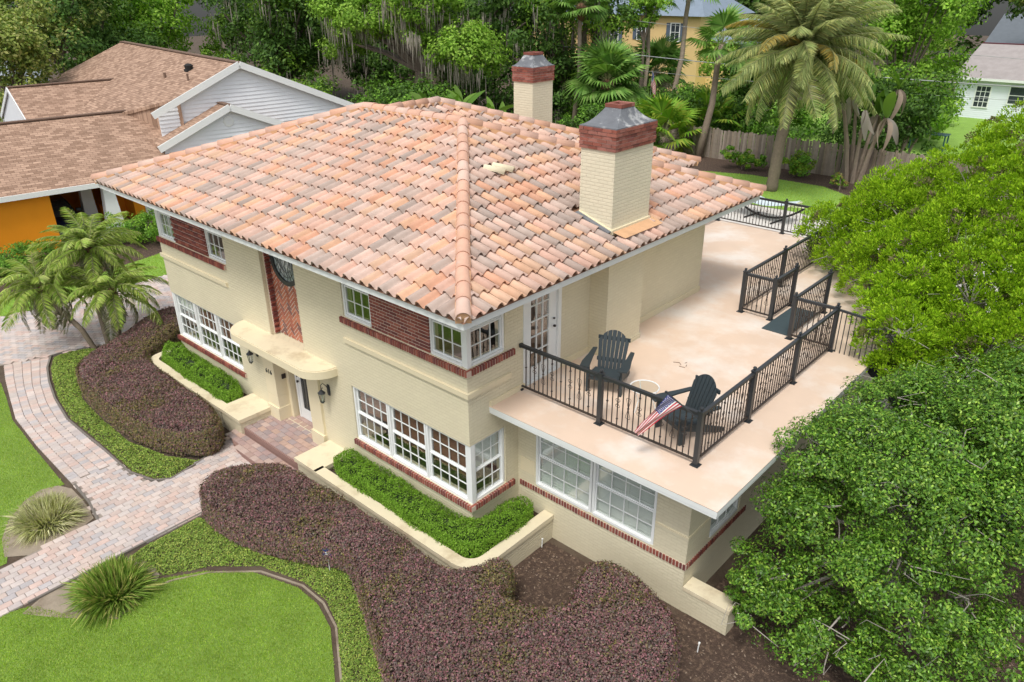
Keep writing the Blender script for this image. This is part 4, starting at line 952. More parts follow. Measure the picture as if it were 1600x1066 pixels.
# ------------------------------------------------------------------ flags
def flag(label, name, base, tip, hoist, L, H, drop, seed):
    """pole from base to tip; the cloth hangs from the pole end, folded in waves"""
    t = thing(name, label, 'flag'); base = Vector(base); tip = Vector(tip)
    MB().tube([base, tip], .013, 8).build('pole', 'black_iron' if hoist == 'slant' else 'pole_metal', t)
    m = MB(); m.lathe([(0, -.025), (.024, -.01), (.024, .012), (0, .025)], 8, tip); m.build('finial', 'black_iron' if hoist == 'slant' else 'pole_metal', t)
    NU, NV = 39, 26; V = []
    pd = (base-tip).normalized()
    for j in range(NV+1):
        for i in range(NU+1):
            s, v = i/NU, j/NV
            if hoist == 'slant':
                a = tip+pd*(.05+v*H*.75)
                a = tip+pd*(.05+v*H*.62*(1-.72*s**.8)); p_ = a+Vector(drop)*s*L+Vector((.5, -.8, .15))*(.045*math.sin(s*6+v*9)*s**.5)
            else:
                a = tip+Vector((0, 0, -.08-v*H)); p_ = a+Vector((.30*s*L*(1-.35*v)+.05*math.sin(v*5+s*5), .1*math.sin(s*9)*L*.4, -.62*s*L))
            V.append(p_)
    stripes = {'flag_red': MB(), 'flag_white': MB()}; canton = MB()
    for j in range(NV):
        for i in range(NU):
            f = [V[j*(NU+1)+i], V[j*(NU+1)+i+1], V[(j+1)*(NU+1)+i+1], V[(j+1)*(NU+1)+i]]
            if j < 14 and i < 16: canton.add(f, [(0, 1, 2, 3)])
            else: stripes['flag_red' if (j//2) % 2 == 0 else 'flag_white'].add(f, [(0, 1, 2, 3)])
    stripes['flag_red'].build('red_stripe', 'flag_red', t, True); stripes['flag_white'].build('white_stripe', 'flag_white', t, True); canton.build('canton', 'flag_blue', t, True)
    stars = MB()
    for r_ in range(9):
        for c_ in range(6 if r_ % 2 == 0 else 5):
            fi, fj = (c_*2+(1 if r_ % 2 == 0 else 2))/12*16, (r_+1)/10*14; i, j = min(int(fi), 15), min(int(fj), 13)
            o = V[j*(NU+1)+i]; du = V[j*(NU+1)+i+1]-o; dv = V[(j+1)*(NU+1)+i]-o; p_ = o+du*(fi-i)+dv*(fj-j); nn = du.cross(dv).normalized(); du = du.normalized(); dv = dv.normalized()
            for sg in (.004, -.004):
                vs_ = [p_+nn*sg+(du*math.sin(q*math.pi/5)-dv*math.cos(q*math.pi/5))*(H*(.028 if q % 2 == 0 else .011)) for q in range(10)]; stars.add(vs_, [tuple(range(10))])
    stars.build('star', 'flag_white', t)
    return t
flag('stars and stripes flag hanging from the black terrace corner post', 'wall_flag', (3.80, 1.35, 4.0), (3.36, 1.08, 4.42), 'slant', .88, .5, (-.46, -.30, -.84), 1)
flag('stars and stripes flag on a tall pole among the far palms', 'pole_flag', (-23.1, 42, 0), (-23.1, 42, 4.1), 'tall', 1.5, 1.0, None, 2)

# ------------------------------------------------------------------ neighbouring house with orange walls
nb = thing('shingle_house', 'orange stucco house with brown shingle roofs and white siding gables', 'house', (-26.5, 3, 0), R(-7.5))
SLP = .406
mb = MB(); mb.box(-.2, 0, -9, -1.1, 0, 2.5); mb.box(-6, -.2, -1.3, -1.1, 0, 2.5); mb.build('stucco_wall', 'orange_stucco', nb)
mb = MB(); mb.box(-6.2, -6, -1.1, 3, 0, 2.5); mb.box(-3.2, -3, 1.7, 2.4, 0, 2.5); mb.box(-6, -1.2, 2.4, 2.6, 0, 2.5); mb.box(-4.4, -1.4, 1.25, 1.4, 0, .75); mb.build('carport_wall', 'carport_orange', nb)
mb = MB(); mb.box(-1.2, -1.0, 2.3, 9.5, 0, 2.62); mb.build('side_wall', 'orange_stucco', nb)
mb = MB(); mb.box(-1.0, -.9, 2.72, 3.4, 0, .15); mb.box(-1.0, -.95, 2.75, 3.5, .3, 2.4); mb.build('door_frame', 'white_paint', nb); MB().box(-.95, -.94, 2.95, 3.3, 1.1, 2.2).build('pane', 'dark_glass', nb)
MB().box(-6, .4, -1.1, 2.4, .0, .04).build('carport_floor', 'carport_floor', nb)
def column(x, y, w0, w1):
    m = MB(); m.add([(x-w0, y-w0, .0), (x+w0, y-w0, .0), (x+w0, y+w0, .0), (x-w0, y+w0, .0), (x-w1, y-w1, 2.4), (x+w1, y-w1, 2.4), (x+w1, y+w1, 2.4), (x-w1, y+w1, 2.4)], [(0, 1, 5, 4), (1, 2, 6, 5), (2, 3, 7, 6), (3, 0, 4, 7)]); m.box(x-w0-.08, x+w0+.08, y-w0-.08, y+w0+.08, 0, .12); m.build('column', 'white_paint', nb)
column(-.1, 1.15, .36, .2); column(-2.6, .75, .3, .2)
# roofs as thick slabs: each slope one part
def slope(pts, m, nm='roof_slope', t=.14):
    pts = [Vector(q) for q in pts]; n = (pts[1]-pts[0]).cross(pts[2]-pts[0]).normalized()
    if n.z < 0: pts = pts[::-1]; n = -n
    k = len(pts); lo = [q-Vector((0, 0, t)) for q in pts]
    MB().add(pts+lo, [tuple(range(k)), tuple(range(2*k-1, k-1, -1))]+[(i, k+i, k+(i+1) % k, (i+1) % k) for i in range(k)]).build(nm, m, nb)
ea, ra = .35, -4.75; za, zra = 2.55, 4.62
MB().add([(-4.8, 3.5, 4.5), (-1.8, 5.45, 5.3), (-1.8, 5.45, 3.2), (-4.8, 3.5, 3.2)], [(3, 2, 1, 0), (0, 1, 2, 3)][:1]).build('cheek_wall', 'shingle_xy', nb)
slope([(ea, -10, za), (ea, 6.0, za), (ra, 6.0, zra), (ra, -10, zra)], 'shingle_yx'); slope([(ra, -10, zra), (ra, 6.0, zra), (-8.6, 6.0, 3.06), (-8.6, -10, 3.06)], 'shingle_yx')
slope([(-12.3, .2, 5.32), (-12.3, 7, 5.32), (-7.6, 7, 3.42), (-7.6, .2, 3.42)], 'shingle_yx'); slope([(-12.3, .2, 5.32), (-12.3, 7, 5.32), (-17, 7, 3.42), (-17, .2, 3.42)], 'shingle_yx')
slope([(-1.75, 8.5, 6.70), (-20.8, 8.5, 6.70), (-20.8, .6, 3.31), (-8.6, .6, 3.31), (-4.75, 3.45, 4.53), (-1.75, 5.4, 5.37)], 'shingle_xy'); slope([(-1.75, 8.5, 6.70), (-20.8, 8.5, 6.70), (-20.8, 15.4, 3.80), (-1.75, 15.4, 3.80)], 'shingle_xy')
slope([(-.75, 7.33, 4.94), (-6, 7.33, 4.94), (-6, 3.9, 3.48), (-.75, 3.9, 3.48)], 'shingle_xy'); slope([(-.75, 7.33, 4.94), (-6, 7.33, 4.94), (-6, 10.6, 3.55), (-.75, 10.6, 3.55)], 'shingle_xy')
mb = MB(); mb.bar((ra, -10, zra+.03), (ra, 5.9, zra+.03), .3, .05); mb.bar((-12.3, .2, 5.35), (-12.3, 6.0, 5.35), .3, .05); mb.bar((-1.75, 8.5, 6.72), (-20.8, 8.5, 6.72), .3, .05); mb.bar((-.75, 7.33, 4.97), (-4.2, 7.33, 4.97), .25, .05); mb.build('ridge_cap', 'ridge_shingle', nb)
# gables: siding planks as parts, rake boards, eave fascia
def gable(x, ym, zt, y0, z0, y1, z1, zb):
    e = ob('gable_wall', None, nb)
    def zr(y): return z0+(zt-z0)*(y-y0)/(ym-y0) if y < ym else z1+(zt-z1)*(y1-y)/(y1-ym)
    z = zb
    while z < zt-.08:
        zh = min(z+.185, zt)
        def yl(z_): return y0 if z_ <= z0 else y0+(ym-y0)*(z_-z0)/(zt-z0)
        def yr(z_): return y1 if z_ <= z1 else y1-(y1-ym)*(z_-z1)/(zt-z1)
        MB().add([(x+.05, yl(z), z), (x+.05, yr(z), z), (x+.012, yr(zh), zh), (x+.012, yl(zh), zh), (x-.02, yl(z), z), (x-.02, yr(z), z)], [(0, 1, 2, 3), (4, 5, 1, 0)]).build('siding_plank', 'siding', e); z += .18
    m = MB(); sl0 = (zt-z0)/(ym-y0); sl1 = (zt-z1)/(y1-ym); xr = x+.29; dz_ = .02; m.bar((xr, y0-.3, z0-.3*sl0+dz_), (xr, ym, zt+dz_), .07, .3); m.bar((xr, ym, zt+dz_), (xr, y1+.3, z1-.3*sl1+dz_), .07, .3); m.build('rake_board', 'white_paint', e)
gable(-1.0, 7.33, 4.84, 4.1, 3.46, 10.3, 3.56, 2.6); gable(-2.0, 8.5, 6.6, 4.4, 4.8, 15.0, 3.82, 3.0)
mb = MB(); mb.add([(-12.3, .25, 5.25), (-16.6, .25, 3.4), (-8, .25, 3.4)], [(0, 1, 2)]); mb.add([(-8, .25, 3.4), (-16.6, .25, 3.4), (-16.6, .25, 0), (-8, .25, 0)], [(0, 1, 2, 3)]); mb.build('gable_wall', 'siding', nb)
mb = MB(); mb.bar((-12.3, .18, 5.24), (-7.5, .18, 3.3), .05, .2); mb.bar((-12.3, .18, 5.24), (-17, .18, 3.3), .05, .2); mb.build('rake_board', 'white_paint', nb)
mb = MB(); mb.box(ea-.02, ea+.05, -10, 6.0, za-.2, za+.005); mb.build('eave_fascia', 'white_paint', nb)
m = MB(); m.lathe([(0, .0), (.26, 0), (.26, .04), (.2, .05), (0, .05)], 8); ob('gable_vent', m.mesh('gable_vent', 'white_paint'), nb, (-.97, 7.25, 4.2), (0, R(90), 0))
m = MB()
for k in range(5): m.box(-.16, .16, -.12+k*.055, -.1+k*.055, .05, .06)
ob('vent_slat', m.mesh('vent_slat', 'siding'), nb, (-.97, 7.25, 4.2), (R(90), 0, R(90)))
def stack(x, y, z, r, h, m): MB().lathe([(r, 0), (r, h)], 8, (x, y, z-.1)).build('vent_pipe', m, nb)
stack(-6.4, 6.4, 5.75, .07, .4, 'ridge_shingle'); stack(-3.6, 6.6, 5.85, .05, .45, 'ridge_shingle')
m = MB(); m.box(-.2, .2, -.2, .2, 0, .12); m.lathe([(.18, .12), (.22, .3), (.1, .38), (0, .4)], 10); ob('roof_vent', m.mesh('roof_vent', 'tyre'), nb, (-5.3, 7.3, 6.12))
# car under the carport
car = thing('parked_car', 'dark blue car parked under the orange carport', 'car', (-28.9, 2.55, .045), R(-7.5))
def shell(secs):
    m = MB(); n = len(secs[0]); vs_ = [q for s_ in secs for q in s_]
    fs = [(i*n+k, i*n+k+1, (i+1)*n+k+1, (i+1)*n+k) for i in range(len(secs)-1) for k in range(n-1)]+[tuple(range(n-1, -1, -1)), tuple(range((len(secs)-1)*n, len(secs)*n))]
    return m.add(vs_, fs)
def csec(x, w_, z0, z1): return [(x, -w_, z0), (x, -w_, (z0+z1)/2), (x, -w_*.93, z1-.06), (x, -w_*.8, z1), (x, w_*.8, z1), (x, w_*.93, z1-.06), (x, w_, (z0+z1)/2), (x, w_, z0)]
shell([csec(2.15, .7, .3, .62), csec(2.0, .82, .22, .74), csec(1.2, .87, .2, .9), csec(.6, .88, .2, .98), csec(-1.6, .88, .2, 1.02), csec(-2.2, .8, .25, .95)]).build('body', 'car_paint', car, True)
shell([csec(.95, .78, .9, .93), csec(.2, .68, .95, 1.42), csec(-1.0, .68, .95, 1.45), csec(-1.9, .72, .95, 1.02)]).build('cabin_glass', 'dark_glass', car, True)
for sx in (1.35, -1.35):
    for sy in (-.82, .82):
        m = MB(); m.lathe([(.2, -.09), (.31, -.09), (.32, 0), (.31, .09), (.2, .09)], 16); ob('wheel', m.mesh('wheel', 'tyre'), car, (sx, sy, .32), (math.pi/2, 0, 0))
for sy in (-.6, .6): MB().box(2.03, 2.13, sy-.16, sy+.16, .6, .7).build('headlight', 'chrome', car)
for sy in (-.92, .92): MB().box(.5, .68, sy-.1, sy+.1, .98, 1.1).build('wing_mirror', 'car_paint', car)

# ------------------------------------------------------------------ fence, far houses, wires
fe = thing('board_fence', 'weathered grey wooden board fence behind the date palm', 'fence')
PK = [MB().prism([(-.07, 0), (.07, 0), (.07, .02), (-.07, .02)], 0, h).mesh('board', 'fence_wood') for h in (1.8, 1.86, 1.75)]
x = -24.
while x < 3:
    ob('board', PK[int(rng.integers(3))], fe, (x, 35.6+rng.normal(0, .008), 0), (rng.normal(0, .006), rng.normal(0, .012), rng.normal(0, .04))); x += .15
mb = MB()
for z in (.4, 1.4): mb.box(-24, 3, 35.63, 35.68, z, z+.09)
mb.build('fence_rail', 'fence_wood', fe)
for k in range(12): MB().box(-24+k*2.4-.05, -24+k*2.4+.05, 35.68, 35.78, 0, 1.8).build('fence_post', 'fence_wood', fe)
fe2 = thing('board_fence', 'far wooden fence in front of the pale blue house', 'fence')
for k in range(24): ob('board', PK[k % 3], fe2, (-12.5+k*.15, 57+rng.normal(0, .01), 0), (0, rng.normal(0, .012), 0))
MB().box(-12.6, -8.9, 57.03, 57.08, 1.2, 1.3).build('fence_rail', 'fence_wood', fe2)
def simple_window(parent, x, y, z, w_, h, cols, rows, shutters=None):
    e = ob('window', None, parent, (x, y, z)); m = MB(); f = .09
    m.box(-w_/2-f, -w_/2, -.06, 0, -f, h+f); m.box(w_/2, w_/2+f, -.06, 0, -f, h+f); m.box(-w_/2, w_/2, -.06, 0, -f, 0); m.box(-w_/2, w_/2, -.06, 0, h, h+f)
    for k in range(1, cols): m.box(-w_/2+w_*k/cols-.02, -w_/2+w_*k/cols+.02, -.04, -.01, 0, h)
    for k in range(1, rows): m.box(-w_/2, w_/2, -.045, -.012, h*k/rows-.02, h*k/rows+.02)
    m.build('frame', 'white_paint', e); MB().box(-w_/2, w_/2, -.02, -.005, 0, h).build('pane', 'dark_glass', e)
    if shutters:
        for sx in (-1, 1): MB().box(sx*(w_/2+.32)-.2, sx*(w_/2+.32)+.2, -.05, -.01, -.05, h+.05).build('shutter', shutters, e)
wh = thing('pale_house', 'pale blue clapboard house with grey shingle roof', 'house', (-7.6, 61.8, 0))
m = MB(); m.box(0, 12, .1, 8, 0, 3.0); m.build('wall', 'pale_blue_siding', wh)
for k in range(20): MB().add([(0, .06, k*.15), (12, .06, k*.15), (12, .085, k*.15+.15), (0, .085, k*.15+.15), (0, .1, k*.15), (12, .1, k*.15)], [(0, 1, 2, 3), (4, 5, 1, 0)]).build('siding_plank', 'pale_blue_siding', wh)
m = MB(); m.add([(-.3, -.4, 3.0), (12.4, -.4, 3.0), (12.4, 4.5, 5.2), (.2, 4.5, 5.2), (-.3, 9, 3), (12.4, 9, 3)], [(0, 1, 2, 3), (3, 2, 5, 4), (0, 3, 4)]); m.build('roof', 'grey_shingle', wh); MB().box(-.35, 12.4, -.45, -.38, 2.85, 3.03).build('eave_fascia', 'white_paint', wh); MB().box(.2, 12.4, 4.4, 4.6, 5.18, 5.25).build('ridge_cap', 'maroon_wall', wh)
simple_window(wh, 2.0, .05, .9, .95, 1.5, 3, 4); simple_window(wh, 4.3, .05, 1.3, 1.0, 1.2, 1, 2)
MB().lathe([(.1, 0), (.1, .35), (.16, .4), (0, .5)], 8, (5.4, 2, 4.1)).build('roof_vent', 'white_paint', wh)
dh = thing('dark_roof_house', 'far house with dark slate roof and maroon wall behind the pale house', 'house', (-9.5, 82, 0))
m = MB(); m.box(0, 16, .3, 9, 0, 4.0); m.build('wall', 'maroon_wall', dh); m = MB(); m.add([(-1, -.5, 4.2), (17, -.5, 4.2), (17, 5, 6.6), (-1, 5, 6.6), (17, 10, 4.2), (-1, 10, 4.2)], [(0, 1, 2, 3), (3, 2, 4, 5)]); m.build('roof', 'dark_roof', dh); MB().box(-1, 17, -.55, -.45, 4.0, 4.2).build('eave_fascia', 'white_paint', dh)
for k in range(4): MB().box(1+k*4, 1.3+k*4, -.3, 0, 0, 4).build('porch_post', 'white_paint', dh)
yh = thing('yellow_house', 'yellow stucco house with blue-grey roof and dark shutters among the palms', 'house', (-38.8, 60, 0))
m = MB(); m.box(-3, 9.2, 0, 9, 0, 7.0); m.box(-9, -3, -2.5, 8, 0, 6.2); m.build('wall', 'yellow_stucco', yh)
m = MB(); m.add([(-3, -.6, 6.9), (9.9, -.6, 6.9), (6, 4.5, 10), (0, 4.5, 10), (9.9, 9.6, 6.9), (-3, 9.6, 6.9)], [(0, 1, 2, 3), (1, 4, 2), (3, 2, 4, 5), (0, 3, 5)])
m.add([(-9.6, -3.2, 6.0), (-6, -3.2, 8.4), (-2.4, -3.2, 6.0), (-9.6, 8, 6.0), (-6, 8, 8.4), (-2.4, 8, 6.0)], [(0, 1, 4, 3), (1, 2, 5, 4)]); m.build('roof', 'blue_roof', yh)
m = MB(); m.box(9.2, 13, 2, 9, 0, 4.6); m.build('annex_wall', 'yellow_stucco', yh); m = MB(); m.add([(9.2, 1.4, 4.6), (13.6, 1.4, 4.6), (12.6, 5, 6.6), (9.2, 5, 6.6), (13.6, 9, 4.6)], [(0, 1, 2, 3), (1, 4, 2)]); m.build('annex_roof', 'blue_roof', yh)
simple_window(yh, 6.6, 0, 4.7, .9, 1.5, 2, 2, 'shutter_blue'); simple_window(yh, -.4, 0, 4.2, .9, 1.5, 2, 2, 'shutter_blue'); simple_window(yh, 2.8, 0, 4.7, .9, 1.5, 2, 2, 'shutter_blue')
gh = thing('white_outbuilding', 'pale grey building showing through trees behind the brown shingle roof', 'building', (-68, 3, 0), R(-7))
MB().box(0, 8, 0, 11, 0, 3.2).build('wall', 'siding', gh); m = MB(); m.add([(8.4, -.4, 3.2), (8.4, 11.4, 3.2), (4, 11.4, 5.3), (4, -.4, 5.3), (-.4, -.4, 3.2), (-.4, 11.4, 3.2)], [(0, 1, 2, 3), (2, 5, 4, 3)]); m.build('roof', 'slate_blue', gh)
def wire(a, b, sag, r, label):
    a, b = Vector(a), Vector(b); tag(MB().tube([a+(b-a)*t+Vector((0, 0, -sag*4*t*(1-t))) for t in np.linspace(0, 1, 18)], r, 5).build('power_line', 'wire'), label, 'wire')
wire((-40, 38, 6.4), (12, 46, 4.6), .7, .03, 'thick pale utility cable passing in front of the date palm')
wire((-40, 40, 8.8), (14, 50, 5.2), .6, .014, 'upper thin utility wire above the thick cable')
wire((-40, 38, 5.2), (12, 46, 4.0), .7, .012, 'lower thin utility wire below the thick cable')
# patio hammock on a curved stand
hm = thing('hammock', 'pale blue hammock on a curved black stand beside the patio', 'hammock', (-5.9, 25.3, .01), R(-8))
m = MB(); m.tube([(x, 0, .12+.75*(abs(x)/1.9)**2.2) for x in np.linspace(-1.9, 1.9, 17)], .05, 8); m.tube([(-.7, -.6, .04), (-.7, .6, .04)], .04, 6); m.tube([(.7, -.6, .04), (.7, .6, .04)], .04, 6); m.build('stand', 'tyre', hm)
m = MB(); N = 14; vs_ = [(-1.4+2.8*i/N, -.55+1.1*j/6, .95-.28*math.sin(math.pi*i/N)+.1*abs(j-3)/3) for i in range(N+1) for j in range(7)]; m.add(vs_, [(i*7+j, (i+1)*7+j, (i+1)*7+j+1, i*7+j+1) for i in range(N) for j in range(6)], 0); m.build('cloth', 'hammock_cloth', hm, True)
m = MB(); m.bar((-1.42, -.6, .97), (-1.42, .6, .97), .05, .04); m.bar((1.42, -.6, .97), (1.42, .6, .97), .05, .04)
for sx in (-1, 1):
    for k in range(5): m.tube([(sx*1.42, -.5+k*.25, .97), (sx*1.9, 0, .9)], .008, 4)
m.build('spreader_bar', 'hammock_cream', hm)
tt = thing('garden_table', 'dark teal slatted garden table beyond the banana stems', 'table', (-5.0, 47, 0))
for k in range(6): MB().box(-1.1, 1.1, -.5+k*.17, -.36+k*.17, .98, 1.02).build('top_slat', 'teal_metal', tt)
for sx in (-1, 1):
    for sy in (-.4, .4): MB().box(sx*1-.04, sx*1+.04, sy-.04, sy+.04, 0, .98).build('leg', 'teal_metal', tt)
pt = thing('plant_pot', 'small terracotta pot at the lawn edge near the fence', 'pot', (-3.2, 30.6, .01)); MB().lathe([(.16, 0), (.24, .42), (.27, .42), (.27, .5), (.2, .5)], 12).build('pot', 'terracotta_pot', pt)
for x, y, lab in ((.95, .98, 'white marker stake by the planter and sunroom wall'), (4.6, .72, 'white marker stake beside the low wall end')):
    t_ = thing('marker_stake', lab, 'stake', (x, y, 0), .2); MB().bar((0, 0, 0), (.01, 0, .2), .018, .018).build('shaft', 'white_paint', t_); MB().bar((.01, 0, .2), (.012, 0, .23), .03, .03).build('cap', 'white_paint', t_)
t_ = thing('yard_sign', 'small blue sign tucked against the purple hedge', 'sign', (-1.62, -2.28, 0), .5); MB().bar((0, 0, 0), (0, 0, .45), .015, .01).build('stake', 'white_paint', t_); m = MB(); m.prism([(.11*math.cos(q)*1.0, .13*math.sin(q)) for q in np.linspace(0, 2*math.pi, 9)[:-1]], -.006, .006); ob('plate', m.mesh('plate', 'blue_plastic'), t_, (0, -.012, .5), (math.pi/2, 0, 0)); m = MB(); m.bar((-.05, -.022, .52), (.05, -.022, .52), .012, .012); m.bar((-.03, -.022, .48), (.04, -.022, .48), .012, .012); m.build('emblem', 'white_paint', t_)
t_ = thing('path_light', 'small black path light beside the pale strap-leaf clump', 'light', (-7.75, -4.95, 0)); MB().tube([(0, 0, 0), (0, 0, .12)], .01, 6).build('stem', 'black_iron', t_); m = MB(); m.lathe([(.05, .1), (.06, .14), (.02, .2), (0, .2)], 8); m.build('head', 'black_iron', t_)
# ------------------------------------------------------------------ hedges, shrubs, ground cover
def hedge(name, label, poly, H, dens, size, mats, cat='hedge', rnd=.22, z0=0., seed=0, rough=.045, mixmat=None, gapz=.04, sidemix=0.):
    t = thing(name, label, cat); A = area(poly); n = int(A*dens)
    q = samp(poly, n); d, nx = edgedist(q, poly)
    k = np.clip(d/rnd, 0, 1); top = H*(1-.34*(1-np.sqrt(np.clip(1-(1-k)**2, 0, 1))))
    lp = lump(q[:, 0], q[:, 1], 1.4, seed)
    z = top+lp*rough+rng.normal(0, .024, n)-np.abs(rng.normal(0, .03, n))
    N = unit(np.stack([-nx[:, 0]*(1-k)*.9, -nx[:, 1]*(1-k)*.9, np.ones(n)], 1)+rng.normal(0, .75, (n, 3)))
    P1 = np.c_[q, z+z0]
    # sides
    per = sum(math.dist(poly[i], poly[(i+1) % len(poly)]) for i in range(len(poly))); ns = int(per*H*dens*.9); P2 = []; N2 = []
    for i in range(len(poly)):
        a, b = np.array(poly[i]), np.array(poly[(i+1) % len(poly)]); L = np.linalg.norm(b-a); m = int(ns*L/per)
        if m < 1: continue
        s = rng.random(m); hh = rng.random(m)**.8*H*.86+gapz; e = (b-a)/L; out = np.array([e[1], -e[0]])
        if inpoly(np.array([(a+b)/2+out*.02]), poly)[0]: out = -out
        bul = .05*np.sin(np.pi*hh/H)-.04*(hh < .15)+rng.normal(0, .02, m)+.04*lump(a[0]+e[0]*s*L+hh*2, a[1]+e[1]*s*L, 1.7, seed)
        p2 = a+np.outer(s*L, e)+np.outer(bul-.03, out); P2.append(np.c_[p2, hh+z0]); N2.append(np.tile([out[0], out[1], .35], (m, 1))+rng.normal(0, .4, (m, 3)))
    P2 = np.concatenate(P2); N2 = np.concatenate(N2)
    P = np.concatenate([P1, P2]); NN = np.concatenate([N, N2]); S = size*(.7+.6*rng.random(len(P)))
    sel = np.zeros(len(P), int)
    if len(mats) > 1:
        f = lump(P[:, 0]+.3*seed, P[:, 1], .55, seed+3)+.25*rng.normal(size=len(P)); sel = (f > .36).astype(int)
        if sidemix: side = np.arange(len(P)) >= len(P1); sel[side & (rng.random(len(P)) < sidemix)] = 1
    for i, m in enumerate(mats):
        k_ = sel == i
        if k_.any(): ob('foliage', npmesh('foliage', leafV(P[k_], NN[k_], S[k_], .55), 4, m), t)
    # woody core
    c = np.array(poly); core = []; cen = c.mean(0)
    def off(dd):
        o = []
        for i in range(len(poly)):
            p0, p1, p2_ = c[i-1], c[i], c[(i+1) % len(poly)]; e1 = unit(p1-p0); e2 = unit(p2_-p1); nn = unit(np.array([-(e1[1]+e2[1]), e1[0]+e2[0]]))
            if not inpoly(np.array([p1+nn*.02]), poly)[0]: nn = -nn
            o.append(tuple(p1+nn*dd))
        return o
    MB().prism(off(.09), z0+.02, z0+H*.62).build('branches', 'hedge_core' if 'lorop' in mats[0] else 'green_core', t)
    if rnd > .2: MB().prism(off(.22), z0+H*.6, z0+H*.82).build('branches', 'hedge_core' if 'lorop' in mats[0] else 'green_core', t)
    return t
HR = smooth_poly([(-5.2, -2.9), (-5.3, -2.35), (-4.9, -1.75), (-4.4, -1.35), (-2.7, -1.25), (-.4, -1.22), (.65, -1.3), (.95, -.95), (1.0, -.45), (1.4, -.38), (1.68, -.7), (1.65, -1.0), (1.95, -1.05), (2.5, -.85), (2.75, -.4), (2.45, .2), (2.45, .72), (3.05, .9), (3.9, .65), (4.45, .3), (4.85, -.6), (4.4, -2.2), (2.2, -3.7), (.5, -2.9), (-1.0, -2.15), (-1.4, -2.15), (-2.6, -2.8), (-3.96, -3.2), (-4.75, -3.15)], 1)
hedge('purple_hedge', 'large maroon clipped hedge curving in front of the sunroom', HR, .86, 4200, .042, ['lorop_leaf', 'lorop_green'], seed=1, sidemix=.25)
HL = smooth_poly([(-13.2, -2.3), (-13.9, -.9), (-14.9, .5), (-14.9, 1.4), (-13.5, 1.0), (-12.75, -.1), (-12.4, -.85), (-11.3, -1.1), (-9.2, -1.12), (-7.8, -1.15), (-7.0, -1.45), (-6.95, -1.95), (-7.7, -2.5), (-9.2, -2.85), (-11, -2.85), (-12.5, -2.7)], 1)
hedge('purple_hedge', 'maroon clipped hedge island between the entrance and driveway', HL, .84, 3800, .044, ['lorop_leaf', 'lorop_green'], seed=4, sidemix=.75)
BRp = [(-3.7, -.72), (-3.75, -.1), (-3.3, -.1), (-1.6, -.12), (.05, -.14), (.16, .2), (.18, 1.1), (.6, 1.15), (.72, .6), (.7, -.3), (.45, -.7), (-.5, -.75), (-2, -.72)]
hedge('box_hedge', 'bright green boxwood hedge in the planter under the corner window', smooth_poly(BRp, 1), .55, 4600, .034, ['box_leaf'], z0=.36, seed=2, rnd=.24, rough=.15)
BLp = [(-11.9, .1), (-11.95, -.5), (-11.5, -.72), (-9, -.74), (-8.15, -.72), (-8.1, -.15), (-10, -.1), (-11.6, -.1)]
hedge('box_hedge', 'bright green boxwood hedge in the planter left of the entrance', smooth_poly(BLp, 1), .58, 4200, .036, ['box_leaf'], z0=.34, seed=6, rnd=.24, rough=.17)
def cover(name, label, poly, n, size, mat, h=.1, cat='ground cover'):
    q = samp(poly, n); d, _ = edgedist(q, poly); z = h*np.clip(d/.12, .15, 1)*(.55+.45*rng.random(n))+.025*lump(q[:, 0], q[:, 1], 3)
    N = unit(rng.normal(0, .5, (n, 3))+[0, 0, 1]); tag(ob(name, npmesh(name, leafV(np.c_[q, np.maximum(z, .01)], N, size*(.7+.6*rng.random(n)), .6), 4, mat)), label, cat, kind='stuff')
JR = [(-4.95, -4.7), (-5.03, -4.4), (-5.1, -3.16), (-4.64, -3.0), (-3.9, -3.05), (-2.6, -2.65), (-1.9, -2.2), (-1.4, -2.0), (-.9, -2.05), (.3, -2.75), (1.12, -3.1), (2.4, -3.9), (2.1, -4.8), (.5, -3.6), (-.45, -2.97), (-1.06, -2.76), (-1.8, -2.76), (-2.8, -3.08), (-3.5, -3.72), (-3.95, -4.45)]
cover('jasmine_cover', 'low light green jasmine border between the front lawn and purple hedge', JR, 34000, .034, 'jasmine_leaf')
JL = [(-7.1, -1.9), (-7.05, -2.2), (-6.92, -2.85), (-7.15, -3.12), (-7.85, -3.34), (-9.5, -3.34), (-11.4, -3.38), (-12.8, -3.2), (-14, -2.92), (-14.9, -2.66), (-15.6, -2.32), (-15.6, -1.85), (-15.3, -1.3), (-14.2, -.6), (-13.7, -1.1), (-13.1, -2.4), (-12.4, -2.75), (-11, -2.85), (-9.2, -2.85), (-7.8, -2.5), (-7.1, -2.1)]
cover('jasmine_cover', 'jasmine border between the curved walk and left purple hedge', JL, 26000, .04, 'jasmine_leaf')
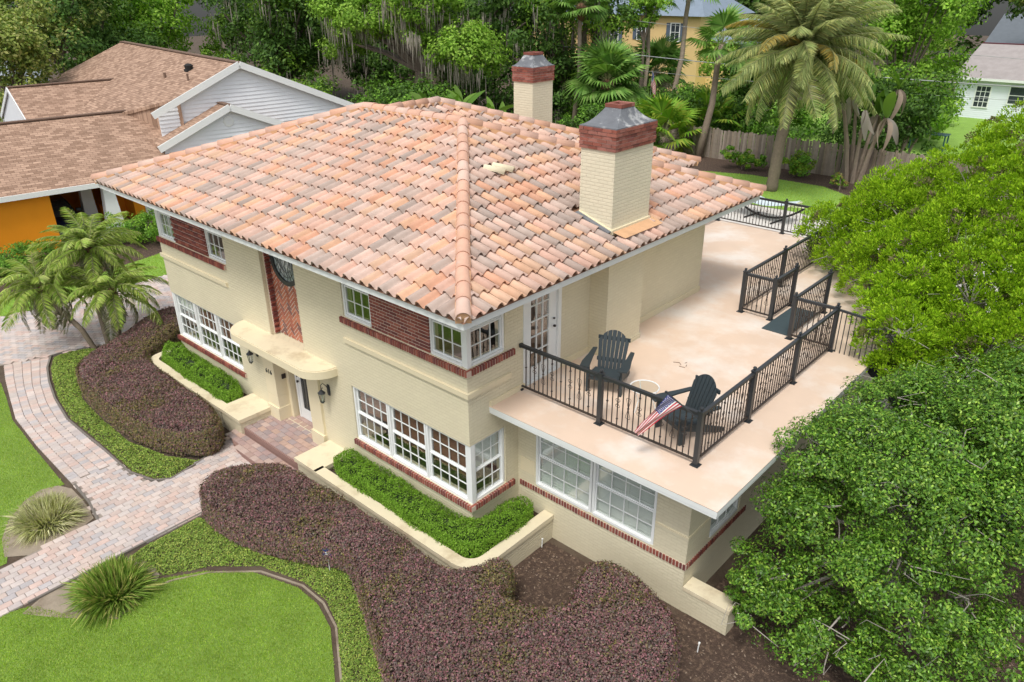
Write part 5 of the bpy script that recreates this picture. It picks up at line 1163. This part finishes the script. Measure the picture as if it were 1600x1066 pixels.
# mulch chips on the near bed
q = samp([(0.95, 1.2), (.95, -.4), (2, -1), (4.5, -6), (12, -3), (12, 12), (5, 12), (4.9, 1.3), (4.0, 1.2)], 26000)
tag(ob('bark_chips', npmesh('bark_chips', leafV(np.c_[q, np.full(len(q), .014)], rng.normal(0, .3, (len(q), 3))+[0, 0, 1], .05*(.5+rng.random(len(q))), .4), 4, 'bark_chip')), 'loose brown bark chips round the sunroom corner and tree', 'mulch', kind='stuff')
def clump(name, label, loc, r, h, n, mat, wd=.03, cat='plant', core=True):
    t = thing(name, label, cat, loc); a = rng.random(n)*2*math.pi; rr = r*.35*np.sqrt(rng.random(n)); P = np.stack([rr*np.cos(a), rr*np.sin(a), np.zeros(n)], 1)
    el = rng.uniform(.25, 1.45, n); D = np.stack([np.cos(a+rng.normal(0, .5, n))*np.cos(el), np.sin(a+rng.normal(0, .5, n))*np.cos(el), np.sin(el)], 1); L = h*(.7+.5*rng.random(n))[:, None]; Wd = unit(np.cross(D, rvec(n)))*wd*.5
    M1 = P+D*L*.55; dr = np.array([0, 0, -1.])*L*.28*(np.cos(el)**1.0)[:, None]; T = P+D*L+dr
    V = np.concatenate([np.stack([P-Wd*.7, P+Wd*.7, M1+Wd, M1-Wd], 1).reshape(-1, 3), np.stack([M1-Wd, M1+Wd, T+Wd*.1, T-Wd*.1], 1).reshape(-1, 3)])
    ob('strap_leaves', npmesh('strap_leaves', V, 4, mat), t); return t
clump('strap_leaf_plant', 'dense green strap-leaf clump at the lawn corner by the walk', (-4.15, -5.3, .01), .85, .58, 3200, 'strap_leaf', .03)
clump('strap_leaf_plant', 'pale cream-green strap-leaf clump beyond the front walk', (-7.35, -5.35, .01), .9, .5, 3000, 'pale_strap', .026)
# ------------------------------------------------------------------ trees
def tree(name, label, base, clumps, n, size, mats, cat='tree', trunk_r=.25, bark='bark', aspect=.5, sub=14, srad=.36, group=None, flat=.8, extra_limbs=0, trunk_top=None, shell=.25, upb=.45, wts=None):
    t = thing(name, label, cat, base, 0, group); cl = np.array([c[:3] for c in clumps], float)-np.array(base); rd = np.array([c[3] for c in clumps])
    top = np.array(trunk_top)-np.array(base) if trunk_top is not None else np.array([cl[:, 0].mean(), cl[:, 1].mean(), max(.8, cl[:, 2].min()*.8)])
    m = MB(); mid = top*.5+np.array([.12, -.1, 0])*top[2]*.15
    m.tube([(0, 0, -.05), tuple(mid), tuple(top)], [trunk_r*1.25, trunk_r, trunk_r*.7], 8)
    for c, r in zip(cl, rd):
        k = top*.55+c*.45+np.array([0, 0, .12*r]); m.tube([tuple(top*.96), tuple(k), tuple(c)], [trunk_r*.5, trunk_r*.3, trunk_r*.1], 5)
        for _ in range(extra_limbs):
            d = rvec(1)[0]; d[2] = abs(d[2])*.6; p0 = c+rng.normal(0, .25*r, 3); w1 = rng.normal(0, .12, 3)
            m.tube([tuple(p0), tuple(p0+d*r*.25+w1), tuple(p0+d*r*.45+w1*1.6), tuple(p0+d*r*.7+w1*.8+rng.normal(0, .08, 3))], [.011, .009, .006, .003], 4)
    m.build('trunk', bark, t)
    pr_ = rd**2/(rd**2).sum(); per = (pr_*n).astype(int); Ps, Ns, Sel = [], [], []
    for ci, (c, r, k) in enumerate(zip(cl, rd, per)):
        ns = max(5, int(sub*r*r/(np.mean(rd)**2))); sd_ = rvec(ns); sc_ = c+sd_*r*np.array([1, 1, flat])*(1-shell*rng.random((ns, 1))); ids = rng.integers(0, ns, k); rr = srad*r*(.6+.7*rng.random(ns))
        dd = rvec(k); off = dd*(rr[ids]*(1-.55*rng.random(k)**2))[:, None]*[1, 1, .75]; P = sc_[ids]+off
        Ps.append(P); Ns.append(unit(dd*.6+sd_[ids]*.5+[0, 0, upb])+rng.normal(0, .35, (k, 3))); Sel.append(np.full(k, 0 if len(mats) == 1 else (ci*7+ids*3) % len(mats)))
    P = np.concatenate(Ps); N = np.concatenate(Ns); Sel = np.concatenate(Sel); ok = P[:, 2] > .12
    P, N, Sel = P[ok], N[ok], Sel[ok]; S = size*(.7+.6*rng.random(len(P)))
    for i, mm in enumerate(mats):
        k = Sel == i
        if k.any(): ob('crown', npmesh('crown', leafV(P[k], N[k], S[k], aspect), 4, mm), t)
    return t
def moss(parent, pts, n, lmin, lmax, spread):
    """hanging moss: tapering vertical strips under the given points (parent space)"""
    pts = np.array(pts, float); i = rng.integers(0, len(pts), n); cen = pts[i]+rng.normal(0, 1, (n, 3))*spread; k = 5; V = []
    L = rng.uniform(lmin, lmax, n)*rng.uniform(.5, 1, n); a = rng.random(n)*math.pi; W = np.stack([np.cos(a), np.sin(a), 0*a], 1)*rng.uniform(.015, .055, n)[:, None]; Z = np.array([0, 0, -1.])
    for s in range(3):
        f0, f1 = s/3, (s+1)/3; w0, w1 = [.7, 1, .6, .03][s], [.7, 1, .6, .03][s+1]; s0 = np.sin(f0*4+a*3)[:, None]*.05; s1 = np.sin(f1*4+a*3)[:, None]*.05
        A = cen+Z*(L*f0)[:, None]+W*s0*4; B = cen+Z*(L*f1)[:, None]+W*s1*4
        V.append(np.stack([A-W*w0, A+W*w0, B+W*w1, B-W*w1], 1).reshape(-1, 3))
    ob('hanging_moss', npmesh('hanging_moss', np.concatenate(V), 4, 'moss'), parent)
# broadleaf tree beside the terrace (near right)
BC = [(5.15, 1.75, 1.2, .75), (5.2, 2.6, 2.2, .85), (5.25, 2.9, 3.1, .7), (5.5, 1.9, .7, .8), (5.7, 3.6, 3.4, .85), (5.9, 2.2, 2.2, .95), (6.1, 4.6, 3.6, .9), (6.4, 3.0, 3.2, 1.0), (6.3, 1.6, 1.0, .8), (6.9, 2.2, 2.2, .9), (7.0, 3.8, 3.7, 1.0), (6.9, 5.3, 3.8, 1.0), (7.5, 3.0, 2.9, 1.0), (7.7, 4.7, 3.9, 1.0), (8.2, 3.6, 3.0, 1.0), (8.4, 5.4, 3.9, 1.1), (7.4, 1.8, 1.3, .8), (7.9, 2.4, 2.0, .8), (8.8, 4.2, 3.2, 1.0), (7.6, 6.2, 3.9, 1.0), (6.1, 5.9, 3.3, .8), (8.4, 2.4, 1.4, .8), (6.8, 1.3, .7, .6), (5.4, 3.4, 2.4, .7), (5.3, 4.2, 3.0, .7), (5.6, 5.2, 3.2, .7), (5.05, 1.35, .75, .5)]
bt = tree('broadleaf_tree', 'spreading glossy dark green tree overhanging the sunroom terrace corner', (6.5, 3.9, 0), BC, 175000, .058, ['broad_leaf'], trunk_r=.13, bark='grey_twig', sub=24, srad=.335, extra_limbs=5, trunk_top=(6.7, 3.7, 1.5), shell=.48)
moss(bt, [(.3, -.6, 2.0), (.8, -.3, 1.9), (-.2, .1, 2.2), (1.2, -.6, 1.8)], 40, .3, .7, .25)
# juniper: clumps of fine upward tufts over grey twigs
jt = thing('juniper_tree', 'bright yellow-green juniper tree overhanging the terrace stair', 'tree', (6.2, 10.5, 0))
JC = [(2.6, 12.6, 3.5, 1.25), (1.9, 12.6, 3.2, .8), (3.5, 12.2, 4.5, 1.4), (3.2, 13.5, 4.6, 1.3), (4.8, 12.4, 5.2, 1.6), (5.9, 13.4, 6.2, 1.6), (4.2, 10.4, 4.0, 1.3), (3.5, 10.6, 3.5, .8), (5.2, 10.6, 4.6, 1.5), (6.5, 11.5, 5.6, 1.6), (7.6, 12.5, 6.4, 1.6), (4.9, 8.9, 3.6, 1.0), (5.8, 9.2, 4.0, 1.3), (7.0, 9.8, 4.7, 1.4), (8.2, 10.8, 5.4, 1.5), (6.4, 8.0, 3.3, 1.1), (7.4, 8.2, 3.8, 1.2), (8.6, 9.2, 4.4, 1.4), (5.4, 7.7, 2.8, .75), (7.2, 7.0, 3.0, .9), (8.4, 7.4, 3.5, 1.1), (6.2, 10, 3, 1.4), (7.5, 14, 7.0, 1.4), (5.4, 8.4, 3.3, .9), (6.6, 14.6, 6.4, 1.3), (5.0, 7.4, 3.3, .7), (4.7, 8.2, 3.7, .75), (5.3, 6.9, 3.0, .6), (8.0, 6.6, 3.4, .9), (9.2, 8.0, 4.2, 1.2), (9.4, 11.5, 6.0, 1.5), (1.8, 12.3, 3.9, .9), (2.1, 11.6, 3.5, .6), (2.9, 11.3, 3.6, .8), (2.4, 13.4, 4.4, .9), (5.1, 7.2, 3.8, .65), (4.6, 8.9, 4.0, .8)]
cl = np.array(JC)-[6.2, 10.5, 0, 0]; m = MB(); m.tube([(0, 0, -.05), (.1, .1, 1.5), (0, .2, 3)], [.3, .24, .16], 8)
for c in cl:
    m.tube([(0, .1, 2.2), tuple(c[:3]*.5+[0, 0, 1.3]), tuple(c[:3])], [.09, .06, .03], 5)
    for _ in range(14): d = rvec(1)[0]; d[2] = abs(d[2])*.7; e_ = c[:3]+d*c[3]*.95; m.tube([tuple(c[:3]), tuple(c[:3]+d*c[3]*.5+rng.normal(0, .08, 3)), tuple(e_+rng.normal(0, .12, 3))], [.022, .014, .005], 4)
m.build('trunk', 'grey_twig', jt)
TP, TD = [], []
for c in cl:
    nt_ = int(120*c[3]**2); d = rvec(nt_); d[:, 2] = np.where(d[:, 2] < -.25, -d[:, 2], d[:, 2]); d = unit(d)
    keep = lump(d[:, 0]*4+c[0], d[:, 1]*4+d[:, 2]*3, 1.1, c[1]) > -.45; d = d[keep]
    TP.append(c[:3]+d*c[3]*[1, 1, .85]*(.74+.34*rng.random((len(d), 1)))); TD.append(unit(d*.6+[0, 0, .6]+rng.normal(0, .2, d.shape)))
TP = np.concatenate(TP); TD = np.concatenate(TD); nb_ = 64; TR = np.repeat(rng.uniform(.09, .19, len(TP)), nb_)
A = np.repeat(TD, nb_, 0); n = len(A); h = rvec(n); h = unit(h+A*.75); P = np.repeat(TP, nb_, 0)+h*TR[:, None]*(.55+.45*rng.random((n, 1)))+A*TR[:, None]*.6*rng.random((n, 1))
D = unit(h*.8+A*.7+rng.normal(0, .3, (n, 3))); L = rng.uniform(.045, .10, n); Wd = unit(np.cross(D, rvec(n)))*.013
V = np.stack([P-Wd*.5, P+D*(L*.45)[:, None]-Wd*1.3, P+D*L[:, None], P+D*(L*.45)[:, None]+Wd*1.3], 1)
dry = np.repeat(rng.random(len(TP)) < .07, nb_)
ob('crown', npmesh('crown', V[~dry].reshape(-1, 3), 4, 'juniper_leaf'), jt); ob('crown', npmesh('crown', V[dry].reshape(-1, 3), 4, 'juniper_dry'), jt)

# ------------------------------------------------------------------ palms
def frond_mesh(name, L, nl, ll, mat, curve, wd=.03, vee=.5, stem=.02, droop=.35, start=.12):
    """feather frond along +X drooping in Z"""
    ts = np.linspace(0, 1, 10); pts = np.array([(L*t*math.cos(curve*t*.6), 0, L*(.25*t-curve*.55*t*t)) for t in ts]); m = MB(); m.tube([tuple(q) for q in pts], [stem*(1-.85*t) for t in ts], 4, 1)
    tt = np.repeat(np.linspace(start, .99, nl), 2); sg = np.tile([-1., 1.], nl)
    px = np.stack([np.interp(tt, ts, pts[:, k]) for k in range(3)], 1); tg = np.stack([np.interp(np.minimum(tt+.02, 1), ts, pts[:, k])-np.interp(np.maximum(tt-.02, 0), ts, pts[:, k]) for k in range(3)], 1); tg = unit(tg)
    n = len(tt); l_ = ll*(np.sin(np.pi*(.12+.82*tt))**.7)*(.85+.3*rng.random(n)); side = np.stack([0*tt, sg, 0*tt], 1); up = np.cross(tg, np.tile([0, 1., 0], (n, 1)))*-1
    D = unit(tg*.75+side*1.0+up*vee*.5+rng.normal(0, .09, (n, 3))); M1 = px+D*(l_*.55)[:, None]; T = px+D*l_[:, None]+np.array([0, 0, -1.])*(l_*droop)[:, None]
    W = unit(np.cross(D, np.tile([0, 0, 1.], (n, 1)))+.3*rvec(n))*wd*.5; o = len(m.v); vs_ = np.stack([px-W*.5, px+W*.5, M1+W, T, M1-W], 1).reshape(-1, 3)
    m.add(vs_.tolist(), [(5*i, 5*i+1, 5*i+2, 5*i+3, 5*i+4) for i in range(n)], 0); return m.mesh(name, [mat, 'olive_stem'])
mk('olive_stem', (.2, .22, .09), .7, .15, 4)
def feather_palm(label, base, trunk, r0, r1, fr, nf, elmin, elmax, parts=True, group=None, name='date_palm', boot=None, tm='palm_trunk', dead=None, ndead=0, scars=True):
    t = thing(name, label, 'palm', base, 0, group); tr = [Vector(q) for q in trunk]; n = 22; pts = []; rs = []
    for i in range(n+1):
        f = i/n*(len(tr)-1); k = min(int(f), len(tr)-2); pts.append(tr[k].lerp(tr[k+1], f-k)); rs.append((r0+(r1-r0)*i/n)*(1+(.06 if scars and i % 2 else -.03)))
    MB().tube(pts, rs, 10).build('trunk', tm, t, True); c = tr[-1]
    if boot: MB().lathe([(r1, -boot[0]), (boot[1], -boot[0]*.6), (boot[1]*1.1, -.1), (boot[1]*.6, .15), (0, .2)], 10, c).build('crown_boots', 'palm_boot', t)
    ga = 2.39996
    for i in range(nf):
        f = i/max(1, nf-1); el = elmin+(elmax-elmin)*f**.8; a = i*ga+rng.normal(0, .12); me = fr[i % len(fr)] if not (dead and i < ndead) else dead
        s = .88+.24*rng.random(); M = Matrix.Translation(c) @ Matrix.Rotation(a, 4, 'Z') @ Matrix.Rotation(-el, 4, 'Y') @ Matrix.Rotation(rng.normal(0, .25), 4, 'X') @ Matrix.Scale(s, 4)
        ob('frond', me, t, mat=M)
    return t
DF = [frond_mesh('frond', 4.5, 70, .7, 'date_leaf', cv, .036, 1.1, .045, .16) for cv in (.75, .95, .6)]+[frond_mesh('frond', 4.2, 60, .6, 'date_gold', 1.0, .05, .7, .045, .3)]
feather_palm('tall silver-green date palm with thick trunk on the back lawn', (-7.95, 30.4, 0), [(0, 0, -.05), (.1, 0, 2.5), (.4, .1, 5.0), (.62, .1, 7.0)], .30, .23, [DF[0], DF[1], DF[2], DF[0], DF[1], DF[2], DF[0], DF[1], DF[2], DF[3]], 104, -.85, 1.4, boot=(1.0, .4))
PF = [frond_mesh('frond', 1.8, 60, .31, 'pygmy_leaf', cv, .015, .6, .014, .35) for cv in (1.0, 1.3)]; PDry = frond_mesh('frond', 1.6, 50, .27, 'pygmy_dry', 1.6, .014, .4, .014, .5)
feather_palm('leaning pygmy date palm stem at the driveway corner', (-15.25, -1.25, 0), [(0, 0, -.05), (-.1, -.2, .7), (-.65, -.5, 1.35), (-1.0, -.7, 1.9)], .075, .08, PF, 34, -.9, 1.2, name='pygmy_date_palm', boot=(.5, .16), dead=PDry, ndead=9, group=None)
feather_palm('tall upright pygmy date palm stem beside the driveway', (-15.1, -.9, 0), [(0, 0, -.05), (-.2, .05, 1.2), (-.5, .25, 2.3), (-.6, .35, 2.9)], .085, .08, PF, 40, -.8, 1.3, name='pygmy_date_palm', boot=(.45, .16), dead=PDry, ndead=6)
feather_palm('short pygmy date palm stem against the left purple hedge', (-14.75, -.75, 0), [(0, 0, -.05), (.05, .1, .6), (.0, .2, 1.3), (-.1, .25, 1.75)], .085, .08, PF, 30, -.9, 1.1, name='pygmy_date_palm', boot=(.4, .14), dead=PDry, ndead=6)
def fan_mesh(name, r, mat, n=26, spread=2.3, stalk=.9):
    m = MB(); m.tube([(0, 0, 0), (stalk*.6, 0, .08), (stalk, 0, 0)], .018, 4, 1); vs_ = []; fs = []
    for k in range(n):
        a = -spread+2*spread*k/(n-1); l_ = r*(.75+.25*math.cos(a*.55))*(.92+.16*rng.random()); d = np.array([math.cos(a), math.sin(a), .15-.12*abs(a)]); b = np.array([stalk, 0, 0]); w_ = np.array([-math.sin(a), math.cos(a), 0])*r*.062; o = len(vs_)
        vs_ += [tuple(b), tuple(b+d*l_*.55-w_), tuple(b+d*l_+[0, 0, -l_*.28]), tuple(b+d*l_*.55+w_+[0, 0, .03])]; fs.append((o, o+1, o+2, o+3))
    return m.add(vs_, fs, 0).mesh(name, [mat, 'olive_stem'])
FN, FB, FDd = fan_mesh('fan_leaf', .95, 'fan_leaf'), fan_mesh('fan_leaf', .9, 'fan_bright', stalk=1.1), fan_mesh('fan_leaf', .8, 'dead_leaf', 18, 1.4, .5)
def fan_palm(label, base, top, r0, r1, nf, me, elmin=-.9, elmax=1.3, s=1., name='fan_palm', tm='pale_trunk', boot=None, ndead=0):
    t = thing(name, label, 'palm', base); top = Vector(top)-Vector(base); mid = top*.5+Vector((.03*top.z, 0, 0)); MB().tube([(0, 0, -.05), mid*.5, mid, top*.8, top], [r0*1.15, r0, (r0+r1)/2, r1, r1], 9).build('trunk', tm, t, True)
    if boot: MB().lathe([(r1, -boot[0]), (boot[1], -boot[0]*.6), (boot[1]*1.1, -.15), (boot[1]*.6, .1), (0, .2)], 9, top).build('crown_boots', 'palm_boot', t)
    for i in range(nf):
        f = i/max(1, nf-1); el = elmin+(elmax-elmin)*f; a = i*2.39996; M = Matrix.Translation(top) @ Matrix.Rotation(a, 4, 'Z') @ Matrix.Rotation(-el, 4, 'Y') @ Matrix.Rotation(rng.normal(0, .3), 4, 'X') @ Matrix.Scale(s*(.85+.3*rng.random()), 4); ob('fan_leaf', FDd if i < ndead else me, t, mat=M)
    return t
fan_palm('slender tall palm trunk between the two chimneys', (-26.6, 37.3, 0), (-26.4, 37.6, 8.5), .19, .15, 26, FN, -.4, s=1.3, boot=(1.0, .38))
fan_palm('bushy fan palm with brown skirted trunk behind the big chimney', (-24.2, 38.0, 0), (-24.2, 38.0, 3.6), .3, .3, 46, FN, -1.2, 1.3, 1.7, tm='palm_boot', boot=(1.2, .45), ndead=5)
fan_palm('grey-trunked palm behind the pole flag', (-25.2, 44, 0), (-25.7, 45.2, 9.0), .17, .15, 14, FN, -.3, s=1.3)
fan_palm('slanting grey palm trunk in front of the yellow house window', (-23.5, 45.3, 0), (-22.9, 46.2, 9.6), .2, .17, 18, FN, -.4, s=1.4, boot=(.7, .3))
fan_palm('leaning brown palm trunk left of the date palm', (-14.9, 34.9, 0), (-14.6, 36, 6.6), .22, .17, 12, FN, -.6, 1.3, 1.3, tm='palm_trunk')
fan_palm('dusky fan palm below the yellow house', (-25, 48, 0), (-26.5, 48, 3.4), .25, .2, 28, FN, -1., 1.2, 1.7, ndead=6)
fan_palm('low bright green fan palm against the board fence', (-17.3, 34.6, 0), (-17.3, 34.6, 1.1), .2, .2, 24, FB, -.3, 1.2, 1.35)
fan_palm('low bright fan palm shoots behind the fence corner', (-15.8, 38, 0), (-15.8, 38, 1.6), .2, .2, 18, FB, -.2, 1.2, 1.3)
# bird-of-paradise and banana clumps
def blade_mesh(name, L, w_, mat, droop):
    m = MB(); N = 8; vs_ = []
    for i in range(N+1):
        t = i/N; x = L*t; z = .15*L*t-droop*L*t*t; ww = w_*math.sin(math.pi*min(.98, .06+.9*t))**.8; vs_ += [(x, -ww, z+ww*.35), (x, 0, z), (x, ww, z+ww*.35)]
    return m.add(vs_, [(3*i+k, 3*i+3+k, 3*i+4+k, 3*i+1+k) for i in range(N) for k in (0, 1)]).mesh(name, mat, True)
BL, BLD = blade_mesh('paddle_leaf', 1.9, .28, 'banana_leaf', .35), blade_mesh('paddle_leaf', 1.3, .2, 'dead_leaf', .95)
def paddle(label, base, h, n, ndead, s=1., stems=5, name='bird_of_paradise', spread=.9, pale=True):
    t = thing(name, label, 'plant', base)
    for q in range(stems):
        a = 2*math.pi*q/stems+.4; lean = Vector((math.cos(a), math.sin(a)*.6, 0))*spread; hh = h*(.65+.35*rng.random()); tp = lean*1.3+Vector((0, 0, hh))
        MB().tube([lean*.35, lean*.7+Vector((0, 0, hh*.5)), tp], [.13*s, .1*s, .06*s], 7).build('stem', 'pale_trunk' if pale else 'banana_leaf', t)
        for i in range(n):
            el = .5+.8*i/n if i >= ndead else -.9+.3*rng.random(); ob('paddle_leaf', BL if i >= ndead else BLD, t, mat=Matrix.Translation(tp) @ Matrix.Rotation(a+(i % 2)*math.pi+rng.normal(0, .5), 4, 'Z') @ Matrix.Rotation(-el, 4, 'Y') @ Matrix.Rotation(rng.normal(0, .4), 4, 'X') @ Matrix.Scale(s*(.7+.4*rng.random()), 4))
paddle('tall bird-of-paradise clump with bare pale stems and dried leaves', (-5.4, 35.0, 0), 5.2, 6, 3, 1.0, 7, spread=1.1)
paddle('short bird-of-paradise shoots beside the garden table', (-4.6, 39.5, 0), 3.0, 5, 2, .8, 4)
paddle('young banana plants behind the roof ridge', (-20.5, 22.5, 0), 3.8, 5, 0, .85, 4, name='banana_plant', spread=1.6, pale=False)
paddle('young banana plants left of the back chimney', (-23.5, 22.5, 0), 3.9, 5, 0, .85, 4, name='banana_plant', spread=1.3, pale=False)
# ------------------------------------------------------------------ background trees and shrubs
def ball(label, base, r, h, n, size, mats, name='round_shrub', cat='shrub'):
    cs = [(base[0]+rng.normal(0, r*.45), base[1]+rng.normal(0, r*.45), h*(.35+.4*rng.random()), r*.55) for _ in range(6)]
    return tree(name, label, (base[0], base[1], 0), cs, n, size, mats, cat, .05, sub=8, srad=.5)
ball('round green shrub at the left of the date palm trunk', (-11.4, 33.9), .75, 1.4, 2600, .16, ['shrub_leaf', 'fan_bright'])
ball('round yellow-tipped shrub at the right of the date palm trunk', (-8.4, 34.2), .85, 1.3, 2600, .16, ['shrub_leaf', 'fan_bright'])
ball('small yellow croton at the mulch edge', (-5.3, 32.9), .4, .9, 900, .12, ['date_gold', 'lime_leaf'])
ball('dark round shrub under the pale house window', (-7.6, 55.5), 1.7, 2.6, 5000, .2, ['shrub_leaf'])
ball('lime green mounded shrub behind the garden table', (-6.3, 50), 1.4, 1.3, 4000, .18, ['lime_leaf'])
def row_bush(label, base, rx, ry, h, n, size, mats):
    cs = [(base[0]+rng.uniform(-rx, rx), base[1]+rng.uniform(-ry, ry), h*(.45+.2*rng.random()), h*.48) for _ in range(12)]
    return tree('foundation_shrub', label, (base[0], base[1], 0), cs, n, size, mats, 'shrub', .05, sub=10, srad=.5)
row_bush('dark green shrub row by the white carport column', (-24.6, 4.9), .9, 1.3, 1.3, 9000, .1, ['shrub_leaf', 'box_leaf'])
row_bush('low green shrub row under the orange wall', (-24.6, -1.6), .7, 2.2, 1.1, 9000, .1, ['shrub_leaf'])
def oak(label, base, ext, zr, k, r, n, size, mats, tr=.4, mossn=0, name='oak_tree', **kw):
    cs = [(base[0]+rng.uniform(-ext[0], ext[0]), base[1]+rng.uniform(-ext[1], ext[1]), rng.uniform(*zr), r*rng.uniform(.7, 1.25)) for _ in range(k)]
    t = tree(name, label, (base[0], base[1], 0), cs, n, size, mats, 'tree', tr, sub=12, srad=.45, flat=.75, **kw)
    if mossn: moss(t, [(c[0]-base[0]+rng.normal(0, c[3]*.5), c[1]-base[1]-c[3]*rng.uniform(.1, .8), c[2]-c[3]*.45) for c in cs for _ in range(3)], mossn, .5, 2.2, .28)
    return t
oak('mossy live oak with pale green boughs behind the main roof ridge', (-37.5, 31, 0), (7.2, 1.6), (5.0, 9.6), 24, 1.75, 46000, .24, ['oak_light'], .5, 1300, trunk_top=(-37.5, 32.5, 4))
oak('dark mossy oak deep behind the pale green boughs', (-41, 37.5, 0), (11, 2), (1.2, 11), 46, 2.3, 52000, .3, ['oak_dark'], .5, 900)
oak('dark moss-hung oak behind the back chimney', (-30, 40.5, 0), (4.5, 2), (1.0, 11.5), 30, 2.0, 36000, .27, ['oak_dark', 'oak_dark', 'oak_light'], .5, 900)
oak('broad dark oak behind the brown shingle roof', (-58, 33, 0), (8, 4), (1.5, 13), 40, 2.7, 42000, .34, ['oak_dark', 'oak_dark', 'oak_light'], .6, 500)
oak('dark green oak left of the lime tree', (-62, 18, 0), (3.2, 3), (4, 12), 18, 2.2, 20000, .32, ['oak_dark'], .5)
oak('lime green tree glowing between the dark oaks', (-66, 25.5, 0), (3.2, 3), (1.5, 10), 16, 2.2, 16000, .34, ['lime_leaf'], .35, name='lime_tree')
oak('yellow-green loose tree at the far left of the brown roof', (-46, 7.2, 0), (2.4, 2.4), (2.5, 9.5), 20, 1.4, 18000, .24, ['olive_leaf'], .2, name='yellow_green_tree')
oak('dark tree standing over the pale grey building', (-54, 13, 0), (2.6, 2.6), (5, 12), 14, 1.9, 15000, .3, ['oak_dark', 'olive_leaf'], .4)
oak('bushy dark tree behind the slender palm', (-24, 43.5, 0), (4.2, 1.2), (.6, 2.2), 20, 1.3, 13000, .25, ['oak_dark', 'shrub_leaf'], .2)
oak('vine-covered green tree beside the yellow house', (-25.3, 43.8, 0), (1.2, .6), (7.4, 9.4), 6, .8, 4500, .2, ['lime_leaf', 'oak_light'], .15, name='vine_tree')
oak('leafy tree between yellow house and date palm', (-15.8, 45, 0), (2.6, 2), (.8, 6.5), 20, 1.5, 19000, .25, ['oak_dark', 'oak_light', 'shrub_leaf'], .25)
oak('bright bamboo-like tree right of the date palm', (-7.2, 45.5, 0), (2.4, 1.8), (2.5, 11.5), 26, 1.6, 32000, .24, ['lime_leaf', 'oak_light'], .2, name='bamboo_tree')
oak('dark shrub mass behind the bird-of-paradise stems', (-6, 39.5, 0), (2.6, 1), (.8, 4.5), 16, 1.4, 13000, .22, ['oak_dark'], .15, name='dark_shrub')
oak('grey-green oak over the dark slate roof', (-4, 76, 0), (4, 3), (6.5, 12), 12, 2.2, 12000, .36, ['olive_leaf', 'oak_dark'], .4)
oak('leafy shrubs along the left of the board fence', (-21.5, 34.2, 0), (3.4, .7), (.6, 2.4), 18, 1.0, 13000, .18, ['shrub_leaf', 'oak_dark'], .1, name='fence_shrub')
oak('dark evergreen shrubs just beyond the board fence', (-15, 38.6, 0), (4.0, .9), (.8, 3.2), 18, 1.2, 14000, .2, ['oak_dark', 'shrub_leaf'], .12, name='fence_shrub')
oak('dark undergrowth below the brown roof oak', (-50, 27, 0), (8, 1.8), (.5, 3.2), 22, 1.5, 14000, .26, ['oak_dark', 'oak_light'], .12, name='undergrowth')
oak('dark undergrowth below the mossy live oak', (-34, 28, 0), (6, 1.4), (.5, 2.8), 20, 1.4, 14000, .24, ['oak_dark', 'shrub_leaf'], .12, name='undergrowth')
oak('sparse tree in front of the pale house', (-9.6, 59, 0), (1.2, 1.0), (3, 7), 7, 1.0, 2500, .25, ['olive_leaf', 'lime_leaf'], .15, name='sparse_tree')
# far wood closing the view: reads as one mass
P_l, N_l = [], []
for _ in range(150):
    a = rng.uniform(0, 1); x = -105+a*150; y = 26+88*max(0, (x+105)/75)**.7 if x < -30 else 92+rng.uniform(-4, 8); y = min(y, 95)+rng.uniform(0, 6); c = np.array([x, y, rng.uniform(1, 15)]); k = 420; d = rvec(k); P_l.append(c+d*rng.uniform(2.5, 4.5)*[1, 1, .8]*(1-.4*rng.random((k, 1)))); N_l.append(d+[0, 0, .4]+rng.normal(0, .4, (k, 3)))
tag(ob('far_wood', npmesh('far_wood', leafV(np.concatenate(P_l), np.concatenate(N_l), .75, .6), 4, 'oak_dark')), 'far-off dark green wood closing the view', 'wood', kind='stuff')
